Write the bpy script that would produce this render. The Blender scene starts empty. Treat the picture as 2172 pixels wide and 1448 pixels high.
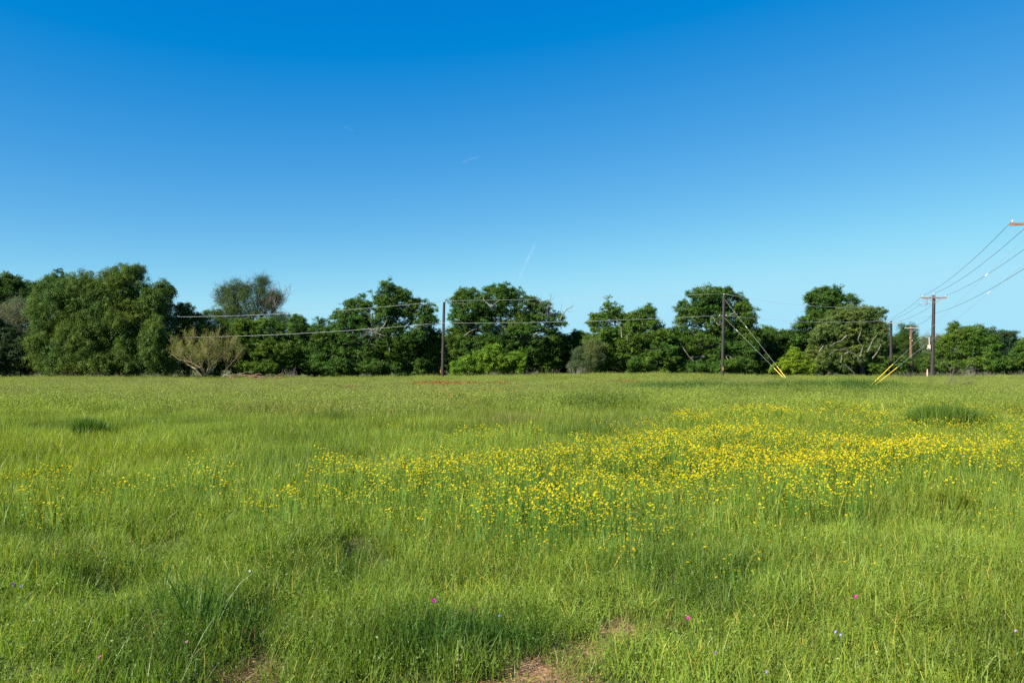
import bpy, math, random
import numpy as np
from mathutils import Vector

random.seed(11)
RNG = np.random.default_rng(11)
scene = bpy.context.scene
COL = scene.collection

# ------------------------------------------------------------------ camera, sky, sun, exposure
FPX = 1689.0            # focal length in pixels of the 2172 wide photograph (28 mm on 36 mm)
HZ = 772.0              # row of the horizon
EYE = 1.7
cam_data = bpy.data.cameras.new('camera')
cam_data.sensor_width = 36.0
cam_data.lens = FPX / 2172 * 36
cam_data.shift_y = (HZ - 724) / 2172
cam_data.clip_end = 30000
cam_data.clip_start = 0.05
cam = bpy.data.objects.new('camera', cam_data)
cam.location = (0, 0, EYE)
cam.rotation_euler = (math.radians(90), 0, 0)
COL.objects.link(cam)
scene.camera = cam

TO_SUN = Vector((-0.80, -0.60, 0.0)).normalized()
SUN_EL = math.radians(36)
SUN_VEC = Vector((TO_SUN.x * math.cos(SUN_EL), TO_SUN.y * math.cos(SUN_EL), math.sin(SUN_EL)))
world = bpy.data.worlds.new('World')
scene.world = world
world.use_nodes = True
wn = world.node_tree
wn.nodes.clear()
sky = wn.nodes.new('ShaderNodeTexSky')
sky.sky_type = 'NISHITA'
sky.sun_disc = False
sky.sun_elevation = SUN_EL
sky.sun_rotation = math.atan2(TO_SUN.x, TO_SUN.y)
sky.altitude = 0
sky.air_density = 0.7
sky.dust_density = 0.0
sky.ozone_density = 5.0
# one colour grade for the whole sky, the deep clear blue of the photograph
hs = wn.nodes.new('ShaderNodeVectorMath'); hs.operation = 'MULTIPLY_ADD'
hs.inputs[1].default_value = (1.05, 1.00, .50)
hs.inputs[2].default_value = (-.80, -.11, 2.32)
hm = wn.nodes.new('ShaderNodeVectorMath'); hm.operation = 'MAXIMUM'
hm.inputs[1].default_value = (.003, .003, .003)
bg = wn.nodes.new('ShaderNodeBackground')
bg.inputs['Strength'].default_value = 0.0697
wo = wn.nodes.new('ShaderNodeOutputWorld')
wn.links.new(sky.outputs[0], hs.inputs[0])
wn.links.new(hs.outputs[0], hm.inputs[0])
sx = wn.nodes.new('ShaderNodeSeparateXYZ'); cx_ = wn.nodes.new('ShaderNodeCombineXYZ')
wn.links.new(hm.outputs[0], sx.inputs[0])
for i_, lim in enumerate((2.3, 4.5, 5.6)):
    q_ = wn.nodes.new('ShaderNodeMath'); q_.operation = 'SMOOTH_MIN'
    q_.inputs[1].default_value = lim; q_.inputs[2].default_value = lim * .35
    wn.links.new(sx.outputs[i_], q_.inputs[0]); wn.links.new(q_.outputs[0], cx_.inputs[i_])
wn.links.new(cx_.outputs[0], bg.inputs[0])
wn.links.new(bg.outputs[0], wo.inputs[0])
sun = bpy.data.lights.new('sun', 'SUN')
sun.energy = 5.0
sun.angle = math.radians(0.53)
sun.color = (1.0, 0.94, 0.82)
suno = bpy.data.objects.new('sun', sun)
suno.rotation_euler = (-SUN_VEC).to_track_quat('-Z', 'Y').to_euler()
COL.objects.link(suno)
scene.view_settings.view_transform = 'Standard'
scene.view_settings.look = 'None'
scene.view_settings.gamma = 1
scene.view_settings.exposure = 1.3
scene.view_settings.use_curve_mapping = False
scene.render.engine = 'CYCLES'
scene.cycles.max_bounces = 7
scene.cycles.diffuse_bounces = 3
scene.cycles.transmission_bounces = 4
scene.cycles.transparent_max_bounces = 8
scene.cycles.sample_clamp_indirect = 4
scene.cycles.use_denoising = False


# ------------------------------------------------------------------ helpers
def at(px, py, d):
    """the point of the place that stands d metres ahead and shows at that pixel"""
    return np.array([(px - 1086) / FPX * d, d, EYE - (py - HZ) / FPX * d])


def _hash(ix, iy, seed):
    h = (ix * 374761393 + iy * 668265263 + seed * 974634777) & 0xffffffff
    h = ((h ^ (h >> 13)) * 1274126177) & 0xffffffff
    h = h ^ (h >> 16)
    return (h & 0xffffff) / float(0xffffff)


def vnoise(x, y, s, seed=0):
    x = np.asarray(x, float) / s + 1000.0
    y = np.asarray(y, float) / s + 1000.0
    ix = np.floor(x).astype(np.int64); iy = np.floor(y).astype(np.int64)
    fx = x - ix; fy = y - iy
    fx = fx * fx * (3 - 2 * fx); fy = fy * fy * (3 - 2 * fy)
    a = _hash(ix, iy, seed); b = _hash(ix + 1, iy, seed)
    c = _hash(ix, iy + 1, seed); e = _hash(ix + 1, iy + 1, seed)
    return (a * (1 - fx) + b * fx) * (1 - fy) + (c * (1 - fx) + e * fx) * fy


def fbm(x, y, s, seed=0):
    return (vnoise(x, y, s, seed) * .55 + vnoise(x, y, s * .45, seed + 7) * .3 + vnoise(x, y, s * .2, seed + 13) * .15)


def blobs(x, y, lst):
    """sum of soft patches given by where they show in the photograph, for ground points x, y"""
    px = 1086 + np.asarray(x) / np.maximum(y, .5) * FPX
    py = HZ + EYE * FPX / np.maximum(y, .5)
    s = np.zeros_like(px)
    for (cx, cy, rx, ry, a) in lst:
        s = s + a * np.exp(-((px - cx) / rx) ** 2 - ((py - cy) / ry) ** 2)
    return s


BARE = [(500, 1510, 96, 92, 1.5), (570, 1390, 40, 30, .5), (1110, 1510, 140, 80, 1.35), (1270, 1360, 90, 30, .5),
        (1330, 1325, 60, 16, .5), (1180, 1420, 70, 40, .6), (250, 1520, 160, 40, .5), (760, 1500, 110, 50, .7)]
HOLLOW = [(240, 1232, 95, 26, 1.0), (330, 1165, 70, 22, .6), (420, 1120, 60, 14, .4), (560, 1292, 70, 30, .7),
          (60, 1145, 80, 22, .6), (745, 1175, 34, 50, .6), (1550, 1255, 60, 22, .2), (1980, 1085, 80, 14, .6),
          (200, 1290, 60, 20, .4)]
TALL = [(900, 1380, 210, 80, 1.0), (480, 1300, 120, 40, .5), (330, 1250, 70, 20, .5), (1995, 1055, 90, 26, 1.1),
        (1650, 1110, 60, 30, .5), (430, 1370, 130, 40, .5), (1990, 1330, 200, 60, .3)]


def ground_z(x, y):
    x = np.asarray(x, float); y = np.asarray(y, float)
    far = np.clip((y - 12) / 50, 0, 1)
    z = (fbm(x, y, 38, 3) - .5) * .9 * far
    z = z + (fbm(x, y, 5.5, 5) - .5) * .22 + (vnoise(x, y, 1.3, 8) - .5) * .13
    z = z - .22 * blobs(x, y, HOLLOW) + .05 * blobs(x, y, TALL)
    z = z - .42 * np.clip((y - 35) / 45, 0, 1)
    z = z + .35 * np.exp(-((x - 14) / 18) ** 2 - ((y - 95) / 14) ** 2)
    return z


def gz(x, y):
    return float(ground_z(np.array([x]), np.array([y]))[0])


class MB:
    def __init__(s):
        s.v = []; s.f = []; s.n = 0

    def add(s, verts, faces):
        s.v.extend(map(tuple, verts))
        s.f.extend(tuple(i + s.n for i in f) for f in faces)
        s.n += len(verts)

    def tube(s, pts, radii, sides=6, cap=True):
        pts = [Vector(p) for p in pts]
        if not hasattr(radii, '__len__'):
            radii = [radii] * len(pts)
        verts = []; faces = []
        ref = Vector((.3, .5, .8)).normalized()
        d0 = (pts[-1] - pts[0]).normalized()
        if abs(d0.dot(ref)) > .9:
            ref = Vector((1, 0, 0))
        for i, p in enumerate(pts):
            d = (pts[min(i + 1, len(pts) - 1)] - pts[max(i - 1, 0)]).normalized()
            a = d.cross(ref).normalized(); b = d.cross(a)
            for k in range(sides):
                t = 2 * math.pi * k / sides
                verts.append(p + (a * math.cos(t) + b * math.sin(t)) * radii[i])
        for i in range(len(pts) - 1):
            for k in range(sides):
                k2 = (k + 1) % sides
                faces.append((i * sides + k, i * sides + k2, (i + 1) * sides + k2, (i + 1) * sides + k))
        if cap:
            faces.append(tuple(range(sides - 1, -1, -1)))
            faces.append(tuple((len(pts) - 1) * sides + k for k in range(sides)))
        s.add(verts, faces)

    def box(s, c, size, ax=(1, 0, 0)):
        """box round c, its first axis along ax, its third upward"""
        a = Vector(ax).normalized(); up = Vector((0, 0, 1))
        b = up.cross(a).normalized(); u = a.cross(b)
        hx, hy, hz = [q / 2 for q in size]
        v = [Vector(c) + a * i * hx + b * j * hy + u * k * hz for i in (-1, 1) for j in (-1, 1) for k in (-1, 1)]
        s.add(v, [(0, 1, 3, 2), (4, 6, 7, 5), (0, 4, 5, 1), (2, 3, 7, 6), (0, 2, 6, 4), (1, 5, 7, 3)])

    def build(s, name, mat, parent=None, smooth=False):
        me = bpy.data.meshes.new(name)
        me.from_pydata([tuple(p) for p in s.v], [], s.f)
        me.materials.append(mat)
        if smooth:
            me.polygons.foreach_set('use_smooth', [True] * len(me.polygons))
        me.update()
        return link(name, me, parent)


def link(name, me, parent=None):
    o = bpy.data.objects.new(name, me)
    COL.objects.link(o)
    if parent is not None:
        o.parent = parent
    return o


def tag(o, label=None, cat=None, group=None, kind=None):
    if label: o['label'] = label
    if cat: o['category'] = cat
    if group: o['group'] = group
    if kind: o['kind'] = kind
    return o


def thing(name, loc, label, cat, group=None):
    o = bpy.data.objects.new(name, None)
    o.empty_display_size = .2
    o.location = [float(q) for q in loc]
    COL.objects.link(o)
    return tag(o, label, cat, group)


# ------------------------------------------------------------------ materials
def new_mat(name):
    m = bpy.data.materials.new(name)
    m.use_nodes = True
    nt = m.node_tree
    nt.nodes.clear()
    out = nt.nodes.new('ShaderNodeOutputMaterial')
    return m, nt, out


def solid_mat(name, c1, c2=None, scale=8, rough=.7, stretch=(1, 1, 1), spec=.3, metal=0.0, bump=0.0):
    m, nt, out = new_mat(name)
    p = nt.nodes.new('ShaderNodeBsdfPrincipled')
    p.inputs['Roughness'].default_value = rough
    p.inputs['Specular IOR Level'].default_value = spec
    p.inputs['Metallic'].default_value = metal
    tc = nt.nodes.new('ShaderNodeTexCoord')
    mp = nt.nodes.new('ShaderNodeMapping')
    mp.inputs['Scale'].default_value = stretch
    nz = nt.nodes.new('ShaderNodeTexNoise')
    nz.inputs['Scale'].default_value = scale
    nz.inputs['Detail'].default_value = 5
    rp = nt.nodes.new('ShaderNodeValToRGB')
    rp.color_ramp.elements[0].position = .35
    rp.color_ramp.elements[1].position = .65
    rp.color_ramp.elements[0].color = (*c1, 1)
    rp.color_ramp.elements[1].color = (*(c2 or [q * 1.35 for q in c1]), 1)
    nt.links.new(tc.outputs['Object'], mp.inputs[0])
    nt.links.new(mp.outputs[0], nz.inputs['Vector'])
    nt.links.new(nz.outputs[0], rp.inputs[0])
    nt.links.new(rp.outputs[0], p.inputs['Base Color'])
    if bump:
        b = nt.nodes.new('ShaderNodeBump')
        b.inputs['Strength'].default_value = bump
        nt.links.new(nz.outputs[0], b.inputs['Height'])
        nt.links.new(b.outputs[0], p.inputs['Normal'])
    nt.links.new(p.outputs[0], out.inputs[0])
    return m


def leaf_mat(name, trans=.35, rough=.5, spec=.35, tip=None, yellow=1.25):
    """colour of the scattered tuft (icol) times the variation of the single blade (bvar); tips may turn (hgt)"""
    m, nt, out = new_mat(name)
    N = nt.nodes.new; L = nt.links.new
    ic = N('ShaderNodeAttribute'); ic.attribute_type = 'INSTANCER'; ic.attribute_name = 'icol'
    bv = N('ShaderNodeAttribute'); bv.attribute_type = 'GEOMETRY'; bv.attribute_name = 'bcol'
    mul = N('ShaderNodeMix'); mul.data_type = 'RGBA'; mul.blend_type = 'MULTIPLY'
    mul.inputs['Factor'].default_value = 1
    L(ic.outputs['Color'], mul.inputs['A']); L(bv.outputs['Color'], mul.inputs['B'])
    col = mul.outputs['Result']
    p = N('ShaderNodeBsdfPrincipled')
    p.inputs['Roughness'].default_value = rough
    p.inputs['Specular IOR Level'].default_value = spec
    L(col, p.inputs['Base Color'])
    tr = N('ShaderNodeBsdfTranslucent')
    tc = N('ShaderNodeMix'); tc.data_type = 'RGBA'; tc.blend_type = 'MULTIPLY'
    tc.inputs['Factor'].default_value = 1
    tc.inputs['B'].default_value = (yellow * 1.05, yellow * 1.1, .55, 1)
    L(col, tc.inputs['A']); L(tc.outputs['Result'], tr.inputs[0])
    mx = N('ShaderNodeMixShader'); mx.inputs[0].default_value = trans
    L(p.outputs[0], mx.inputs[1]); L(tr.outputs[0], mx.inputs[2])
    L(mx.outputs[0], out.inputs[0])
    return m


M_GRASS = leaf_mat('grass_blade', trans=.42, rough=.42, spec=.24)
M_LEAF = leaf_mat('tree_leaf', trans=.22, rough=.5, spec=.12)
M_PETAL = leaf_mat('petal', trans=.3, rough=.7, spec=.1, yellow=.95)
M_BARK = solid_mat('bark', (.035, .028, .022), (.09, .078, .062), 6, .9, (1, 1, .3), .1, bump=.5)
M_PALEBARK = solid_mat('lichen_bark', (.11, .10, .08), (.24, .225, .18), 5, .9, (1, 1, .5), .1, bump=.4)
M_TANBARK = solid_mat('tan_bark', (.16, .12, .065), (.3, .235, .14), 5, .9, (1, 1, .5), .1)
M_DEADGREY = solid_mat('dead_twig', (.12, .10, .085), (.26, .225, .19), 5, .9, (1, 1, .5), .1)
M_DARKTWIG = solid_mat('dark_dead_twig', (.06, .05, .045), (.13, .11, .1), 5, .9, (1, 1, .5), .1)
M_REDWOOD = solid_mat('dead_red_wood', (.13, .06, .04), (.30, .17, .12), 5, .9, (1, 1, .5), .1)
M_POLE = solid_mat('creosoted_pole', (.016, .012, .012), (.04, .03, .029), 9, .62, (1, 1, .06), .35, bump=.3)
M_OLDPOLE = solid_mat('weathered_pole', (.085, .045, .03), (.19, .11, .075), 9, .85, (1, 1, .06), .2, bump=.3)
M_ARM = solid_mat('crossarm_wood', (.19, .08, .04), (.27, .13, .07), 6, .8, (.2, 1, 1), .2)
M_PALEARM = solid_mat('weathered_crossarm', (.3, .28, .25), (.42, .4, .37), 6, .8, (.2, 1, 1), .2)
M_STEEL = solid_mat('galvanised_steel', (.16, .165, .17), (.24, .24, .24), 12, .6, spec=.3)
M_WIRE = solid_mat('bare_aluminium_wire', (.26, .27, .28), (.44, .45, .46), 14, .4, spec=.6)
M_DARKWIRE = solid_mat('weathered_wire', (.10, .12, .14), (.17, .19, .22), 4, .6, spec=.3)
M_YELLOW = solid_mat('yellow_guy_guard', (.52, .36, .02), (.62, .45, .035), 5, .45, spec=.4)
M_PORCELAIN = solid_mat('porcelain_insulator', (.4, .39, .37), (.5, .49, .47), 5, .25, spec=.6)
M_TAG = solid_mat('orange_tag', (.55, .24, .06), (.66, .32, .1), 9, .6)
M_BOX = solid_mat('cream_box', (.5, .4, .34), (.6, .5, .43), 9, .6)
M_STAKE = solid_mat('pale_stake', (.55, .5, .42), (.7, .66, .58), 9, .8)


# ------------------------------------------------------------------ scatter: one object, many alike pieces
def scatter_group(nvar):
    key = 'scatter'
    if key in bpy.data.node_groups:
        return bpy.data.node_groups[key]
    g = bpy.data.node_groups.new(key, 'GeometryNodeTree')
    g.interface.new_socket('Geometry', in_out='INPUT', socket_type='NodeSocketGeometry')
    g.interface.new_socket('Geometry', in_out='OUTPUT', socket_type='NodeSocketGeometry')
    N = g.nodes.new; L = g.links.new
    gi = N('NodeGroupInput'); go = N('NodeGroupOutput')

    def attr(name, t):
        a = N('GeometryNodeInputNamedAttribute'); a.data_type = t
        a.inputs['Name'].default_value = name
        return a.outputs['Attribute']
    cmpn = N('FunctionNodeCompare'); cmpn.data_type = 'INT'; cmpn.operation = 'LESS_THAN'
    ints = [s for s in cmpn.inputs if s.type == 'INT']
    L(attr('piece', 'INT'), ints[0]); ints[1].default_value = 0
    sep = N('GeometryNodeSeparateGeometry'); sep.domain = 'POINT'
    L(gi.outputs[0], sep.inputs[0]); L(cmpn.outputs[0], sep.inputs['Selection'])
    spl = N('GeometryNodeSplitToInstances'); spl.domain = 'FACE'
    L(sep.outputs[1], spl.inputs[0]); L(attr('piece', 'INT'), spl.inputs['Group ID'])
    iop = N('GeometryNodeInstanceOnPoints')
    iop.inputs['Pick Instance'].default_value = True
    L(sep.outputs[0], iop.inputs['Points']); L(spl.outputs[0], iop.inputs['Instance'])
    L(attr('pick', 'INT'), iop.inputs['Instance Index'])
    L(attr('rot', 'FLOAT_VECTOR'), iop.inputs['Rotation'])
    L(attr('scl', 'FLOAT_VECTOR'), iop.inputs['Scale'])
    L(iop.outputs[0], go.inputs[0])
    return g


def scatter(name, variants, pts, rot, scl, col, mat, parent=None):
    """variants: list of (verts Nx3, faces Mxk, bcol Nx3)"""
    nv = len(variants); n = len(pts)
    V = np.concatenate([v[0] for v in variants] + [pts]).astype(np.float32)
    k = variants[0][1].shape[1]
    off = 0; F = []
    for v in variants:
        F.append(v[1] + off); off += len(v[0])
    F = np.concatenate(F).astype(np.int32)
    me = bpy.data.meshes.new(name)
    me.vertices.add(len(V)); me.vertices.foreach_set('co', V.ravel())
    me.loops.add(F.size); me.loops.foreach_set('vertex_index', F.ravel())
    me.polygons.add(len(F)); me.polygons.foreach_set('loop_start', np.arange(0, F.size, k, dtype=np.int32))
    piece = np.concatenate([np.full(len(v[0]), i) for i, v in enumerate(variants)] + [np.full(n, -1)]).astype(np.int32)
    a = me.attributes.new('piece', 'INT', 'POINT'); a.data.foreach_set('value', piece)
    tv = len(V) - n
    bc = np.ones((len(V), 4), np.float32)
    bc[:tv, :3] = np.concatenate([v[2] for v in variants])
    a = me.attributes.new('bcol', 'FLOAT_COLOR', 'POINT'); a.data.foreach_set('color', bc.ravel())

    def pt_attr(nm, typ, arr, field, w):
        full = np.zeros((len(V), w), np.float32); full[tv:] = arr
        q = me.attributes.new(nm, typ, 'POINT'); q.data.foreach_set(field, full.ravel())
    pt_attr('rot', 'FLOAT_VECTOR', rot, 'vector', 3)
    pt_attr('scl', 'FLOAT_VECTOR', scl, 'vector', 3)
    c4 = np.ones((n, 4)); c4[:, :3] = col
    pt_attr('icol', 'FLOAT_COLOR', c4, 'color', 4)
    pk = np.zeros(len(V), np.int32); pk[tv:] = RNG.integers(0, nv, n)
    a = me.attributes.new('pick', 'INT', 'POINT'); a.data.foreach_set('value', pk)
    me.materials.append(mat)
    me.update(calc_edges=True)
    o = link(name, me, parent)
    md = o.modifiers.new('scatter', 'NODES'); md.node_group = scatter_group(nv)
    o['kind'] = 'stuff'
    return o


# ------------------------------------------------------------------ grass pieces
def blades(n, rad, h0, h1, w0, w1, lean=.35, curve=.5, rng=RNG, dry=.08, var=.25, seg=3, tipc=None, base_dark=.75):
    """n curved tapered blades in a disc of radius rad"""
    r = rad * np.sqrt(rng.random(n)); t = rng.random(n) * 2 * np.pi
    bx = r * np.cos(t); by = r * np.sin(t)
    h = h0 + (h1 - h0) * rng.random(n) ** 1.3
    w = w0 + (w1 - w0) * rng.random(n)
    la = rng.random(n) * 2 * np.pi
    ls = lean * rng.random(n) * h; cs = curve * rng.random(n) ** 1.5 * h
    fa = rng.random(n) * 2 * np.pi
    fx = np.cos(fa); fy = np.sin(fa)
    vs = []
    us = np.linspace(0, 1, seg + 1)
    cols = []
    base = 1 + (rng.random((n, 1)) - .5) * 2 * var
    hue = (rng.random((n, 1)) - .5)
    c = np.concatenate([base * (1 + hue * .30), base, base * (1 - hue * .3)], 1)
    isdry = rng.random(n) < dry
    c[isdry] = np.array([2.3, 1.45, 1.9]) * (.7 + .6 * rng.random((isdry.sum(), 1)))
    for i, u in enumerate(us):
        ox = bx + np.cos(la) * (ls * u + cs * u * u)
        oy = by + np.sin(la) * (ls * u + cs * u * u)
        oz = h * (u - .28 * (cs / np.maximum(h, 1e-4)) * u * u)
        ww = w * (1 - u ** 1.7) * .5
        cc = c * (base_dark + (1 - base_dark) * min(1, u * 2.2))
        if tipc is not None:
            k = max(0, (u - .55) / .45)
            cc = cc * (1 - k) + cc * np.array(tipc) * k
        if i < seg:
            vs.append(np.stack([ox - fx * ww, oy - fy * ww, oz], 1)); vs.append(np.stack([ox + fx * ww, oy + fy * ww, oz], 1))
            cols += [cc, cc]
        else:
            vs.append(np.stack([ox, oy, oz], 1)); cols.append(cc)
    nvp = 2 * seg + 1
    V = np.stack(vs, 1).reshape(-1, 3); C = np.stack(cols, 1).reshape(-1, 3)
    f = []
    for i in range(seg - 1):
        f += [(2 * i, 2 * i + 1, 2 * i + 3), (2 * i, 2 * i + 3, 2 * i + 2)]
    f.append((2 * seg - 2, 2 * seg - 1, 2 * seg))
    f = np.array(f)
    F = (f[None] + (np.arange(n) * nvp)[:, None, None]).reshape(-1, 3)
    return V, F, C


def merge(parts):
    off = 0; F = []
    for p in parts:
        F.append(p[1] + off); off += len(p[0])
    return np.concatenate([p[0] for p in parts]), np.concatenate(F), np.concatenate([p[2] for p in parts])


def specks(P, size0, size1, color, rng=RNG, aspect=.6, var=.2, up=0.0, outward=None):
    """a small two-triangle leaf at each point P, turned at random"""
    n = len(P)
    d = rng.normal(size=(n, 3))
    if outward is not None:
        d = d + outward
    d[:, 2] += up
    nrm = d / np.linalg.norm(d, axis=1, keepdims=True)
    a = np.cross(nrm, rng.normal(size=(n, 3))); a /= np.linalg.norm(a, axis=1, keepdims=True)
    b = np.cross(nrm, a)
    s = (size0 + (size1 - size0) * rng.random((n, 1))) * .5
    V = np.stack([P - a * s, P - b * s * aspect + nrm * s * .15, P + a * s, P + b * s * aspect + nrm * s * .15], 1).reshape(-1, 3)
    f = np.array([(0, 1, 2), (0, 2, 3)])
    F = (f[None] + (np.arange(n) * 4)[:, None, None]).reshape(-1, 3)
    c = np.array(color)[None] * (1 + (rng.random((n, 1)) - .5) * 2 * var)
    C = np.repeat(c, 4, 0)
    return V, F, C


def forb(n, rad, h, ls, rng=RNG):
    """low leafy herbs: stalks hung with small leaves"""
    k = 7
    r = rad * np.sqrt(rng.random(n)); t = rng.random(n) * 6.28
    base = np.stack([r * np.cos(t), r * np.sin(t), np.zeros(n)], 1)
    d = rng.normal(size=(n, 3)) * .35; d[:, 2] = 1
    hh = h * (.5 + .5 * rng.random(n))
    u = (np.arange(k) + 1) / k
    P = base[:, None] + d[:, None] * (hh[:, None] * u[None])[:, :, None] + rng.normal(size=(n, k, 3)) * ls * .8
    P = P.reshape(-1, 3); P[:, 2] = np.abs(P[:, 2])
    return specks(P, ls * .7, ls * 1.3, (.80, .88, .95), rng, .5, .25, up=.8)


def seedheads(n, rad, h0, h1, size, color, rng=RNG):
    """stalks with a loose seed head"""
    st = blades(n, rad, h0, h1, .003, .005, .25, .2, rng, 0, .15, 3)
    tips = st[0].reshape(n, 7, 3)[:, 6]; mid = st[0].reshape(n, 7, 3)[:, 4]
    dirs = tips - mid
    k = 6
    P = tips[:, None] - dirs[:, None] * (np.linspace(0, .7, k)[None, :, None]) + rng.normal(size=(n, k, 3)) * size * .25
    sp = specks(P.reshape(-1, 3), size * .5, size, color, rng, .4, .2)
    return merge([st, sp])


g1 = np.random.default_rng(5)
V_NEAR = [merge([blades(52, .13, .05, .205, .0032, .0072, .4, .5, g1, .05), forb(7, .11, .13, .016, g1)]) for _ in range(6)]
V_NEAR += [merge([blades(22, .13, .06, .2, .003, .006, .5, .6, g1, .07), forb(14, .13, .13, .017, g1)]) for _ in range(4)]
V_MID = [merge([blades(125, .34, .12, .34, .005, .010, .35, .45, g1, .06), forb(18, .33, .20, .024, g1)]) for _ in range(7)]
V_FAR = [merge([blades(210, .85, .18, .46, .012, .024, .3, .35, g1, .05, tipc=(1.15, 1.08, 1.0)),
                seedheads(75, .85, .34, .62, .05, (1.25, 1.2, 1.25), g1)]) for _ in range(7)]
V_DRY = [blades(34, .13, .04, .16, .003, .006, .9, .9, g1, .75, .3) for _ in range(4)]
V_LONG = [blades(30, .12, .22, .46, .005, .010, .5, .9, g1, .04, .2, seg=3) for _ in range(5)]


# ------------------------------------------------------------------ terrain
def sheet():
    ys = np.concatenate([np.linspace(-6, 2, 12), np.geomspace(2.2, 150, 190), np.geomspace(156, 4000, 26)])
    us = np.linspace(-1, 1, 181)
    us = np.sign(us) * np.abs(us) ** 1.3
    Y = np.repeat(ys, len(us)); hw = np.where(Y < 150, 14 + np.abs(Y) * 1.25, 200 + Y * 1.6)
    X = np.tile(us, len(ys)) * hw
    Z = ground_z(X, np.maximum(Y, .6))
    Z = np.where(Y > 160, Z * np.clip(1 - (Y - 160) / 200, 0, 1), Z)
    m, n = len(ys), len(us)
    i = np.arange(m - 1)[:, None] * n + np.arange(n - 1)[None]
    F = np.stack([i, i + 1, i + n + 1, i + n], -1).reshape(-1, 4)
    me = bpy.data.meshes.new('ground')
    me.from_pydata(np.stack([X, Y, Z], 1).tolist(), [], F.tolist())
    me.polygons.foreach_set('use_smooth', [True] * len(me.polygons))
    bare = np.clip(blobs(X, np.maximum(Y, 2), BARE) * 1.3, 0, 1)
    a = me.attributes.new('bare', 'FLOAT', 'POINT'); a.data.foreach_set('value', bare.astype(np.float32))
    m_, nt, out = new_mat('meadow_soil')
    N = nt.nodes.new; L = nt.links.new
    p = N('ShaderNodeBsdfPrincipled'); p.inputs['Roughness'].default_value = .95
    p.inputs['Specular IOR Level'].default_value = .1
    tc = N('ShaderNodeTexCoord')
    n1 = N('ShaderNodeTexNoise'); n1.inputs['Scale'].default_value = 9; n1.inputs['Detail'].default_value = 8
    n2 = N('ShaderNodeTexNoise'); n2.inputs['Scale'].default_value = 24; n2.inputs['Detail'].default_value = 6
    L(tc.outputs['Object'], n1.inputs['Vector']); L(tc.outputs['Object'], n2.inputs['Vector'])
    th = N('ShaderNodeValToRGB')
    th.color_ramp.elements[0].color = (.035, .05, .014, 1); th.color_ramp.elements[1].color = (.10, .11, .035, 1)
    so = N('ShaderNodeValToRGB')
    so.color_ramp.elements[0].color = (.13, .075, .04, 1); so.color_ramp.elements[1].color = (.40, .24, .12, 1)
    so.color_ramp.elements[0].position = .35; so.color_ramp.elements[1].position = .68
    L(n1.outputs[0], th.inputs[0]); L(n2.outputs[0], so.inputs[0])
    at_ = N('ShaderNodeAttribute'); at_.attribute_name = 'bare'
    ad = N('ShaderNodeMath'); ad.operation = 'MULTIPLY_ADD'
    L(n1.outputs[0], ad.inputs[0]); ad.inputs[1].default_value = .8
    L(at_.outputs['Fac'], ad.inputs[2])
    mr = N('ShaderNodeMapRange'); mr.inputs['From Min'].default_value = .6; mr.inputs['From Max'].default_value = 1.0
    L(ad.outputs[0], mr.inputs[0])
    mx = N('ShaderNodeMix'); mx.data_type = 'RGBA'
    L(mr.outputs[0], mx.inputs['Factor']); L(th.outputs[0], mx.inputs['A']); L(so.outputs[0], mx.inputs['B'])
    L(mx.outputs['Result'], p.inputs['Base Color'])
    bp = N('ShaderNodeBump'); bp.inputs['Strength'].default_value = .8; bp.inputs['Distance'].default_value = .03
    L(n2.outputs[0], bp.inputs['Height']); L(bp.outputs[0], p.inputs['Normal'])
    L(p.outputs[0], out.inputs[0])
    me.materials.append(m_)
    o = link('ground', me)
    tag(o, 'meadow soil under the grass, bare and reddish tan at the near edge', kind='structure')


sheet()


# ------------------------------------------------------------------ meadow grass
def wedge(y0, y1, dens, half=.74):
    """random points of the field between two distances; dens may fall with distance"""
    n = int(half * (y1 * y1 - y0 * y0) * dens)
    y = np.sqrt(y0 * y0 + (y1 * y1 - y0 * y0) * RNG.random(n))
    x = (RNG.random(n) * 2 - 1) * (half * y + .6)
    return x, y


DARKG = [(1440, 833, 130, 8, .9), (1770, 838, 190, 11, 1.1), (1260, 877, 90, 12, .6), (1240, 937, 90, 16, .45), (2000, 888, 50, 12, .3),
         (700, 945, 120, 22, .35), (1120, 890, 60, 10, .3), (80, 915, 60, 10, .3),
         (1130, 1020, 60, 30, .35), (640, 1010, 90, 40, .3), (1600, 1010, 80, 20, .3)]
SHADY = [(900, 1390, 180, 65, 1.0), (460, 1330, 170, 45, .9), (1100, 1370, 110, 40, .8), (330, 1420, 160, 40, .7), (260, 1230, 120, 25, .7), (745, 1170, 40, 50, .6), (1500, 1300, 120, 40, .3), (60, 1140, 100, 30, .5)]  # dark green clumps and their shade, put into the grass colour
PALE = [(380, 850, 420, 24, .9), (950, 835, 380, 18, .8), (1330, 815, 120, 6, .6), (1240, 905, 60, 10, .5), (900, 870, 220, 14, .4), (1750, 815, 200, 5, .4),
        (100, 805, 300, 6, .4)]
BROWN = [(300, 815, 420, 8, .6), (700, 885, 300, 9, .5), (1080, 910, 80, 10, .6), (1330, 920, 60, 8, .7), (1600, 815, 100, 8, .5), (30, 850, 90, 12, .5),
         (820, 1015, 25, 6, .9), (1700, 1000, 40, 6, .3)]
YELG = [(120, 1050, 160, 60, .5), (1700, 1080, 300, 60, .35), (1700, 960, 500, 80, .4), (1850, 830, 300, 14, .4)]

c_green = np.array([.115, .200, .022]); c_deep = np.array([.055, .120, .016]); c_pale = np.array([.185, .215, .055])
c_brown = np.array([.17, .145, .095]); c_yel = np.array([.205, .250, .022]); c_near = np.array([.200, .268, .036])


def mixc(a, b, k):
    k = np.clip(k, 0, 1)[:, None]
    return a * (1 - k) + b * k


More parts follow.
